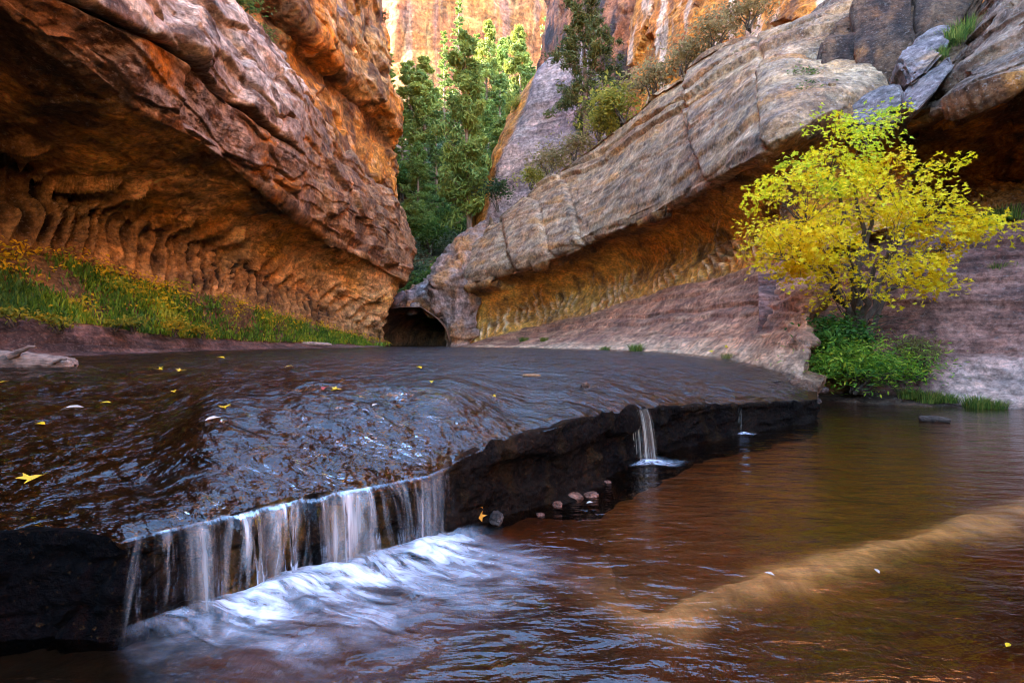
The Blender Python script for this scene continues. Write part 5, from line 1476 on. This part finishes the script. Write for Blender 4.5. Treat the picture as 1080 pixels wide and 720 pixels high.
def cliff_plants():
    fir = ponderosa_meshes(21, 13, 3.4, .03, 95, 46, (.03, .05, .014), (.17, .16, .035), .26)
    plant('fir_tree', W(618, 142, 40), fir, 'dark ragged fir clinging in front of the reddish tower', 'tree', rz=.6, scale=(.95, .95, 1.05))
    yg = [(.16, .16, .03), (.38, .33, .05), (.55, .42, .06)]
    dry = [(.20, .13, .05), (.38, .26, .10), (.46, .34, .12)]
    gr = [(.05, .09, .02), (.14, .2, .04), (.26, .3, .06)]
    dk = [(.02, .035, .012), (.05, .075, .02), (.09, .12, .03)]
    A = round_meshes(31, 2.6, 1.7, .20, 1300, yg); Bb = round_meshes(32, 2.2, 1.2, .16, 900, dry); Cc = round_meshes(33, 1.8, 1.5, .13, 1000, gr); Dd = round_meshes(34, 2.4, 2.4, .20, 1200, dk)
    L = [(A, (655, 132, 34), 1.5, 'yellow green bush on the shelf under the orange wall, largest there'),
         (A, (632, 148, 36), 1.1, 'yellow green bush left of the largest one on the shelf'),
         (Bb, (690, 105, 31), 1.6, 'dry tan brush on the shelf right of the yellow bush'),
         (Bb, (722, 82, 29), 1.5, 'dry tan brush halfway along the slab top'),
         (Bb, (755, 55, 27), 1.4, 'dry brown brush near the upper end of the slab top'),
         (Bb, (580, 188, 39), 1.7, 'dry grassy brush below the lilac slab'),
         (Bb, (606, 170, 38), 1.5, 'dry brush between the lilac slab and the fir'),
         (A, (560, 200, 40), .9, 'small yellowish brush at the left end of the slab top'),
         (Bb, (790, 32, 24), 1.2, 'rusty dry brush at the top right of the shelf'),
         (Dd, (524, 224, 42), 1.15, 'dark juniper bush on the left end of the slab top'),
         (Cc, (852, 120, 14.6), .62, 'dark green bush left of the orange rocks'),
         (Cc, (845, 98, 15.2), .5, 'small olive bush at the top of the slab end'),
         (Cc, (250, 24, 19.5), 1.15, 'green shrub at the top of the left cliff'),
         (Cc, (272, 52, 20), .7, 'little green shrub on the left cliff shelf'),
         (Dd, (404, 28, 42), .5, 'tiny dark shrub on the edge of the left orange cliff'),
         (A, (546, 118, 53), .8, 'small yellowish shrub on top of the lilac slab')]
    seen = {}
    for parts, p, s, lab in L:
        k = id(parts)
        if k not in seen: r = seen[k] = plant('shrub', W(*p), parts, lab, 'shrub')
        else: r = dup(seen[k]); r.location = W(*p); r['label'] = lab
        r['group'] = 'shrubs on the cliffs'; r.scale = (s, s, s * .95); r.rotation_euler = (0, 0, p[0] * .7)
    g1 = tuft_mesh(41, 260, .55, .42, [(.10, .17, .03), (.2, .27, .04), (.34, .32, .06)], .5, .012)
    g2 = tuft_mesh(42, 200, .45, .4, [(.30, .24, .08), (.4, .33, .1), (.2, .22, .05)], .6, .010)
    tl = [(g1, (1003, 46, 13.3), 1.2, 'green grass tuft on the corner slab'), (g1, (1018, 34, 13.4), 1.0, 'grass tuft higher on the corner slab'), (g1, (990, 62, 12.9), .8, 'small grass tuft at the joint of the layered blocks'),
          (g2, (1012, 112, 11.7), .8, 'tan grass tuft hanging under the corner slab'),
          (g1, (1042, 238, 12.6), 1.1, 'green tuft at the top of the right slope'), (g1, (1062, 232, 12.5), 1.2, 'green tuft at the top of the right slope by the frame edge'), (g1, (1052, 288, 11.5), .8, 'small green tuft halfway up the right slope'),
          (g1, (1076, 290, 11.3), .9, 'green tuft halfway up the right slope by the frame edge'),
          (g1, (978, 424, 9.75), .62, 'yellow green grass tuft on the pool shore right of the bush'), (g1, (1000, 424, 9.6), .45, 'small grass tuft on the pool shore, middle one'), (g1, (1030, 430, 9.3), .6, 'grass tuft on the pool shore, rightmost clump'), (g1, (1050, 431, 9.2), .45, 'small grass tuft beside the rightmost shore clump'),
          (g1, (958, 420, 9.9), .5, 'grass tuft on the pool shore touching the bush'),
          (g1, (553, 361, 32), .9, 'green tuft at the far foot of the pink ramp'), (g1, (638, 371, 21), .6, 'green tuft by the water at the middle of the pink ramp'), (g1, (671, 370.5, 18.5), .75, 'brighter green tuft right of the middle one on the pink ramp'), (g2, (768, 378, 12.6), .5, 'pale yellow tuft at the near foot of the pink ramp'),
          (g1, (574, 360, 30), .7, 'small green tuft beside the far one on the pink ramp'),
          (g1, (280, 80, 20.2), 1.3, 'green tuft in the crack of the left cliff, upper one'), (g1, (292, 98, 20.6), 1.5, 'green tuft in the crack of the left cliff, middle one'), (g2, (305, 118, 21), 1.6, 'grey green tuft in the crack of the left cliff, lowest one')]
    seen = {}
    for me, p, s, lab in tl:
        k = id(me)
        if k not in seen:
            r = link('grass_tuft', me); seen[k] = r
        else: r = seen[k].copy(); col.objects.link(r)
        tag(r, lab, 'grass tuft', 'grass tufts on rock'); s *= .62 if p[0] > 985 and p[1] < 300 else .85; r.location = W(*p); r.scale = (s,) * 3; r.rotation_euler = (0, 0, p[0])
    # the bush below the maple
    m1 = round_meshes(51, 2.1, 1.15, .10, 6000, [(.06, .14, .015), (.16, .30, .025), (.32, .44, .03), (.56, .54, .04)], 'long', 110, 20, .12)
    plant('bush', W(905, 415, 10.1), m1, 'dense bright green bush under the yellow maple at the pool edge', 'bush', scale=(1.12, .8, .84))
    m2 = round_meshes(52, 1.1, 1.3, .10, 2400, [(.03, .08, .015), (.08, .18, .025), (.16, .28, .03)], 'oval', 34, 9, .15)
    plant('bush', W(882, 398, 10.6), m2, 'darker green bush behind the bright one, at the maple foot', 'bush')
    m3 = round_meshes(53, 1.0, .85, .09, 900, [(.16, .07, .03), (.18, .17, .04), (.28, .27, .05)], 'long', 30, 16, .15)
    plant('bush', W(968, 400, 10.2), m3, 'sparse reddish brown bush at the right side of the bright green one', 'bush')

def left_bank_plants(Bk):
    G, kv, ku = Bk
    rng = np.random.RandomState(9)
    nu, nv = G.shape[:2]
    idx = np.argwhere((kv > 2.9) & (kv < 4.02) & (ku > .6))
    P0 = G[idx[:, 0], idx[:, 1]]; k0 = kv[idx[:, 0], idx[:, 1]]; u0 = ku[idx[:, 0], idx[:, 1]]
    area = np.linalg.norm(np.cross(np.gradient(G, axis=0), np.gradient(G, axis=1)), axis=2)[idx[:, 0], idx[:, 1]]
    px = CX + F * P0[:, 0] / P0[:, 1]
    dens = area / P0[:, 1] ** .8
    n1_ = fbm(P0 * .45, 4, off=3); n2 = fbm(P0 * .6, 4, off=13)
    def pick(w, n):
        w = np.maximum(w, 0) * dens; w /= w.sum()
        return rng.choice(len(P0), n, p=w)
    # grass: lower two thirds, thicker in patches
    g = pick((sm(-.2, .12, n1_ + .3 * sm(3.8, 3.0, k0)) + .02) * sm(3.98, 3.6, k0), 26000)
    b = Bag(); n = len(g)
    P = P0[g] + rng.normal(size=(n, 3)) * np.array((.12, .12, .0))
    h = rng.uniform(.06, .22, n) * (1 + .3 * (P[:, 1] < 15)); a = rng.rand(n) * 6.283
    lean = rng.uniform(.1, .7, n)
    d = np.stack([np.cos(a) * lean * h + .10 * h, np.sin(a) * lean * h - .1 * h, h], 1)
    w = np.stack([-np.sin(a), np.cos(a), 0 * a], 1) * (.010 + .006 * rng.rand(n) + .0006 * P[:, 1])[:, None]
    V = np.stack([P - w, P + w, P + d * .6 + w * .8 + (0, 0, .02), P + d * .6 - w * .8 + (0, 0, .02), P + d * np.array((1.3, 1.3, 1))], 1)
    Fc = (np.arange(n)[:, None, None] * 5 + np.array([[0, 1, 2], [0, 2, 3], [3, 2, 4]])[None]).reshape(-1, 3)
    f = np.clip(n2[g] * 1.2 + rng.normal(size=n) * .25 + .35, 0, 1)
    cc = mixc(mixc((.09, .20, .03), (.25, .42, .035), np.clip(f * 2, 0, 1)), (.58, .56, .05), np.clip(f * 2 - 1, 0, 1))
    cc = mixc(cc, (.05, .13, .06), sm(60, -10, px[g]) * .5)
    me = mesh('grass', V.reshape(-1, 3), Fc, M_leaf, np.repeat(cc, 5, 0), smooth=False)
    tag(link('grass', me), 'bright green grass covering the left bank below the alcove', 'grass', kind='stuff')
    # yellow leafy undergrowth higher up and between
    c = pick(sm(-.1, .3, n2 + .3 * sm(3.2, 3.9, k0)) * (.35 + sm(3.1, 3.6, k0)), 620)
    Vs = Bag()
    for q in c:
        m_ = rng.randint(10, 22); s = rng.uniform(.6, 1.3)
        p = P0[q] + rng.normal(size=(m_, 3)) * np.array((.22, .22, .07)) * s + (0, 0, .14 * s)
        N = np.array((.4, -.35, .8)) + rng.normal(size=(m_, 3)) * .5
        yy = mixc(mixc((.80, .60, .02), (.66, .44, .02), rng.rand(m_)), (.25, .3, .03), (rng.rand() < .4) * .8 * np.ones(m_))
        Vs.add(*leaves(rng, p, N, rng.uniform(.06, .14, m_) * s, yy, 'oval'))
    tag(link('undergrowth', Vs.mesh('undergrowth', M_leaf)), 'yellow autumn undergrowth scattered up the left bank to the flutes', 'undergrowth', kind='stuff')
    pl = [round_meshes(61, .8, .45, .10, 260, [(.14, .2, .03), (.34, .34, .04), (.6, .45, .03)], 'oval', 16, 8), round_meshes(62, .7, .5, .10, 240, [(.30, .3, .03), (.6, .44, .03), (.7, .42, .02)], 'oval', 14, 8)]
    L = [(0, (12, 345, 11.6), 1.1, 'yellow leafy plant on the purple bank at the left edge of the frame'), (0, (62, 352, 12.6), 1.0, 'low green plant on the purple bank above the log'), (1, (52, 346, 12.8), .8, 'yellow plant just above the low green one on the bank'),
         (0, (140, 352, 15), 1.2, 'yellow green plant on the bank right of the log'), (1, (185, 355, 17), 1.3, 'yellow plant halfway along the bank edge'), (0, (122, 350, 14.6), .9, 'small yellow green plant left of the halfway one'), (1, (215, 358, 18.4), 1.1, 'rightmost yellow plant on the bank edge')]
    seen = {}
    for k, p, s, lab in L:
        if k not in seen: r = seen[k] = plant('plant', W(*p), pl[k], lab, 'plant', 'leafy plants on the left bank edge')
        else: r = dup(seen[k]); r.location = W(*p); r['label'] = lab
        r.scale = (s, s, s); r.rotation_euler = (0, 0, p[0])

# ------------------------------------------------------------------ driftwood, stones, fallen leaves
def wood_mat(name):
    t = NT(name)
    c = t.attr('Col'); P = t.coord((2.0, 14, 14))
    a = t.noise(P, 2.2, 8, .7, .6); b = t.noise(t.coord((6, 6, 6)), 1.5, 6, .7)
    k = t.math('MULTIPLY', t.mr(a, .3, .7, .35, 1.5), t.mr(b, .3, .7, .7, 1.25))
    v = t.n('ShaderNodeCombineColor')
    for q in range(3): t.l(k, v.inputs[q])
    return t.done(t.bsdf(t.mix(1.0, c, v.outputs[0], 'MULTIPLY'), .75, .25, t.bump(a, .9, .05)))
M_wood = wood_mat('driftwood')

def log(path, rad, label, base=(.36, .24, .17), cat='log', name='driftwood_log', group=None, rings=70, sides=26, stubs=()):
    path = np.array(path, float)
    t = np.linspace(0, 1, len(path)); tt = np.linspace(0, 1, rings)
    P = np.stack([np.interp(tt, t, path[:, q]) for q in range(3)], 1)
    k = np.ones(9) / 9
    P = np.stack([np.convolve(np.pad(P[:, q], 4, 'edge'), k, 'valid') for q in range(3)], 1)
    rr = np.interp(tt, np.linspace(0, 1, len(rad)), rad) * sm(-.004, .02, tt) ** .5 * sm(1.004, .97, tt) ** .5 + .002
    V, Fc = tube(P, rr, sides)
    Cn = np.repeat(P, sides, 0); N = V - Cn; L = np.linalg.norm(N, axis=1)[:, None]; N /= L + 1e-9
    r0 = rad[0]
    V = V + N * (.22 * r0 * fbm(V / r0 * .55, 4, off=3) + .12 * r0 * ridged(np.stack([V[:, 0] / r0 * .5, np.arctan2(N[:, 2], N[:, 1]) * 2.5, 0 * L[:, 0]], 1), 3))[:, None]
    b = Bag(); cc = mixc(np.array(base), np.array(base) * .38, sm(0, .4, fbm(V / r0 * .8, 4)))
    b.add(V, Fc, cc)
    for s, e, r in stubs:
        v2, f2 = tube(curve_path(s, e, (0, 0, .02), np.random.RandomState(3), 6, .04), np.linspace(r, r * .4, 6), 8)
        b.add(v2, f2, np.tile(np.array(base) * .8, (len(v2), 1)))
    o = link(name, b.mesh(name, M_wood, True)); p = path[0]
    origin_to(o, tuple(path.mean(0)))
    return tag(o, label, cat, group)

def stone(px, py, D, w, h, colr, label, group=None, seed=1):
    rng = np.random.RandomState(seed)
    bm = bmesh.new(); bmesh.ops.create_icosphere(bm, subdivisions=4, radius=1)
    V = np.array([v.co[:] for v in bm.verts]); Fc = np.array([[v.index for v in f.verts] for f in bm.faces]); bm.free()
    n = V.copy()
    V = V * (1 + .22 * fbm(V * 1.1, 3, off=seed * 5.3)[:, None] + .12 * cells(V * 1.3, seed)[2][:, None])
    V = V * np.array((w, w * .75, h))
    cc = mixc(np.array(colr), np.array(colr) * .5, sm(-.1, .3, fbm(n * 2, 4, off=seed)))
    o = link('stone', mesh('stone', V, Fc, M_block, cc)); x, y, z = W(px, py, D); o.location = (x, y, z + h * .3); o.rotation_euler = (0, 0, rng.rand() * 6)
    return tag(o, label, 'stone', group)

def fallen_leaf(loc, size, colr, label, rz, group, tilt=(0, 0), shape='maple'):
    rng = np.random.RandomState(int(abs(rz) * 100) % 9999)
    V, Fc, cc = leaves(rng, np.zeros((1, 3)), np.array([[tilt[0], tilt[1], 1.]]), size, np.array([colr], float), shape, np.array([[math.cos(rz), math.sin(rz), 0]]), .22)
    o = link('fallen_leaf', mesh('fallen_leaf', V, Fc, M_dryleaf, cc, smooth=False)); o.location = loc
    m = o.modifiers.new('thick', 'SOLIDIFY'); m.thickness = .0012
    return tag(o, label, 'leaf', group)

def on_stream(px, py):
    """point of the stream's rippled surface seen at a photo pixel"""
    global _sb
    if '_sb' not in globals():
        from mathutils.bvhtree import BVHTree
        _sb = BVHTree.FromPolygons([tuple(v) for v in STREAM.reshape(-1, 3)], [tuple(q) for q in quads(*STREAM.shape[:2])])
    h = _sb.ray_cast(Vector((0, 0, EYE)), Vector(W(px, py, 1)) - Vector((0, 0, EYE)))
    if h[0] is None: return W(px, py, edge_at(px)[0])
    return tuple(h[0])

def litter():
    log([W(-75, 384, 7.9), W(-20, 383, 7.8), (W(30, 384, 7.75)), W(82, 385, 7.7)], [.20, .21, .16, .085], 'thick weathered grey brown log lying in the stream at the left edge',
        stubs=[(W(10, 376, 7.6), W(38, 366, 7.55), .05), (W(52, 385, 7.6), W(70, 379, 7.5), .035)])
    log([W(240, 361, 24), W(290, 360, 25.5), W(352, 363.5, 27.5)], [.10, .12, .07], 'pale driftwood log on the far left bank edge', (.46, .36, .28), stubs=[(W(288, 359, 25.3), W(283, 352, 25), .05)])
    log([W(252, 357, 24), W(259, 358.5, 24.2), W(264, 361, 24.4)], [.14, .17, .08], 'short pale stump like driftwood piece on the left bank', (.48, .38, .3), rings=30)
    s = on_stream(560, 398)
    log([(s[0] - .11, s[1], s[2] + .02), (s[0], s[1], s[2] + .03), (s[0] + .13, s[1] + .02, s[2] + .02)], [.014, .016, .01], 'small orange brown stick lying on the stream', (.5, .26, .12), 'stick', 'stick', rings=24, sides=10)
    b = W(985, 444, 7.65)
    log([(b[0] - .17, b[1] + .1, .03), (b[0] + .02, b[1], .045), (b[0] + .2, b[1] - .08, .02)], [.045, .05, .025], 'dark piece of wood floating in the pool at the right', (.10, .06, .04), 'driftwood', 'driftwood_piece', rings=30, sides=14)
    s = on_stream(617, 409)
    stone(617, 409, s[1], .055, .045, (.42, .2, .11), 'small reddish stone poking out of the stream', None, 3)
    for k, (px, py, w, c, lab) in enumerate(((588, 533, .05, (.36, .14, .08), 'reddish stone at the foot of the ledge, left end of the row'), (606, 525, .075, (.42, .18, .10), 'largest reddish stone at the foot of the ledge'), (624, 523, .06, (.4, .17, .1), 'reddish stone right of the largest at the ledge foot'), (641, 509, .035, (.38, .16, .1), 'reddish stone at the right end of the row at the ledge foot'), (570, 543, .03, (.3, .12, .07), 'dark red pebble left of the stone row at the ledge foot'))):
        D = EYE * F / (py - CY)
        stone(px, py, D, w, w * .45, c, lab, 'reddish stones at the foot of the ledge', k + 5)
    for k, (px, py, D, w, c, lab) in enumerate(((853, 418, 9.6, .16, (.30, .17, .12), 'largest broken stone at the end of the pink ramp by the bush'), (861, 424, 9.4, .10, (.22, .12, .09), 'small dark stone at the water below the ramp end'), (846, 408, 9.5, .11, (.36, .22, .16), 'pale stone resting on the ramp end'), (866, 412, 9.9, .12, (.2, .11, .08), 'brown stone half under the bush by the ramp end'))):
        stone(px, py, D, w, w * .6, c, lab, 'broken stones at the end of the ramp', k + 21)
    D = EYE * F / (552 - CY)
    stone(524, 549, D, .05, .055, (.10, .07, .055), 'dark stone standing beside the orange leaf', None, 12)
    x, y, z = W(503, 549, D); fallen_leaf((x, y, .05), .125, (.75, .28, .03), 'curled orange leaf caught at the foot of the ledge', 1.3, 'fallen leaves', (.1, -1.1))
    x, y, z = W(459, 526, 3.28); fallen_leaf((x, y - .12, z), .04, (.75, .5, .04), 'tiny yellow leaf stuck on the dark ledge face', .4, 'fallen leaves', (.1, -1.6), 'oval')
    ye, pa, rd = (.80, .50, .02), (.62, .5, .38), (.45, .05, .03)
    LV = [(75, 433, .17, pa, 'pale leaf on the stream left of the blue swell'), (237, 433, .10, ye, 'bright yellow leaf on the blue swell'), (225, 445, .12, pa, 'pale leaf just below the bright yellow one on the swell'), (42, 450, .13, ye, 'yellow leaf on the stream near the left edge'),
          (33, 510, .17, ye, 'largest yellow leaf, flat on the stream at lower left'), (112, 427, .10, ye, 'yellow leaf upstream of the pale one'), (183, 415, .12, ye, 'yellow leaf in the middle of the stream, left part'), (190, 393, .16, ye, 'yellow leaf far up the stream'),
          (233, 378, .25, ye, 'farthest yellow leaf near the left bank'), (342, 412, .13, rd, 'red leaf floating on the stream'), (353, 414, .11, ye, 'yellow leaf touching the red one'), (442, 389, .17, ye, 'yellow leaf in mid stream below the slot'),
          (3, 405, .13, ye, 'yellow leaf at the left edge below the log'), (167, 391, .15, ye, 'yellow leaf just left of the far one'), (455, 405, .1, ye, 'small yellow leaf on the stream right of the red one'), (305, 388, .15, (.6, .36, .05), 'tan leaf far up mid stream'),
          (520, 420, .08, ye, 'small yellow leaf near the dark ledge brink'), (395, 430, .07, pa, 'small pale leaf at the top of the blue swell')]
    for k, (px, py, s, c, lab) in enumerate(LV):
        s *= .72 if s < .16 or k > 3 else .9
        x, y, z = on_stream(px, py); fallen_leaf((x, y, z + .02), s, c, lab, k * 1.9 + .3, 'fallen leaves', (.08 * ((k % 3) - 1), -.15), 'oval' if k % 3 != 1 else 'maple')
    for k, (px, py, s, c, lab) in enumerate(((1063, 688, .035, ye, 'tiny yellow leaf in the lower right of the pool'), (925, 608, .04, pa, 'pale leaf fleck on the sand bar side of the pool'), (812, 611, .045, pa, 'pale leaf fleck left of the other one in the pool'), (622, 534, .05, pa, 'pale leaf below the stone row in the pool'))):
        D = EYE * F / (py - CY); x, y, z = W(px, py, D); fallen_leaf((x, y, .03), s, c, lab, k + .5, 'fallen leaves', (0, -.15), 'oval')
    for k, (px, py, D, lab) in enumerate(((766, 371, 13.2, 'yellow leaf on the pink ramp, upper one'), (750, 376, 13.2, 'yellow leaf on the pink ramp, left one'), (788, 376, 12.2, 'yellow leaf on the pink ramp, right one'))):
        x, y, z = W(px, py, D); fallen_leaf((x, y, z + .12), .16, ye, lab, k * 2.2, 'fallen leaves', (.1, -.5))
M_spout = fall_mat('spout_water', (.62, .52, .38), 60)
left_cliff(); left_upper(); right_cliff(); right_slope(); right_slope_two(); right_alcove(); tower_and_far(); HILL = hillside(); tunnel()
BANK = left_bank()
blocks()
ledge_and_stream(); pool(); cascade()
spout(660, 682, 431, 5.05, 664, 694, 486, 'small amber waterfall dropping from a notch in the middle of the dark ledge', .3)
spout(813, 821, 402, 8.6, 818, 829, 425.5, 'thin pale waterfall sliding off the far right end of the ledge', .25)
spout(778, 781, 430, 6.5, 777, 782, 457, 'faint trickle down the dark rock between the two small waterfalls', .14, strong=.6)
ground()
maple(); forest(HILL); cliff_plants(); left_bank_plants(BANK); litter()
camera_and_light()
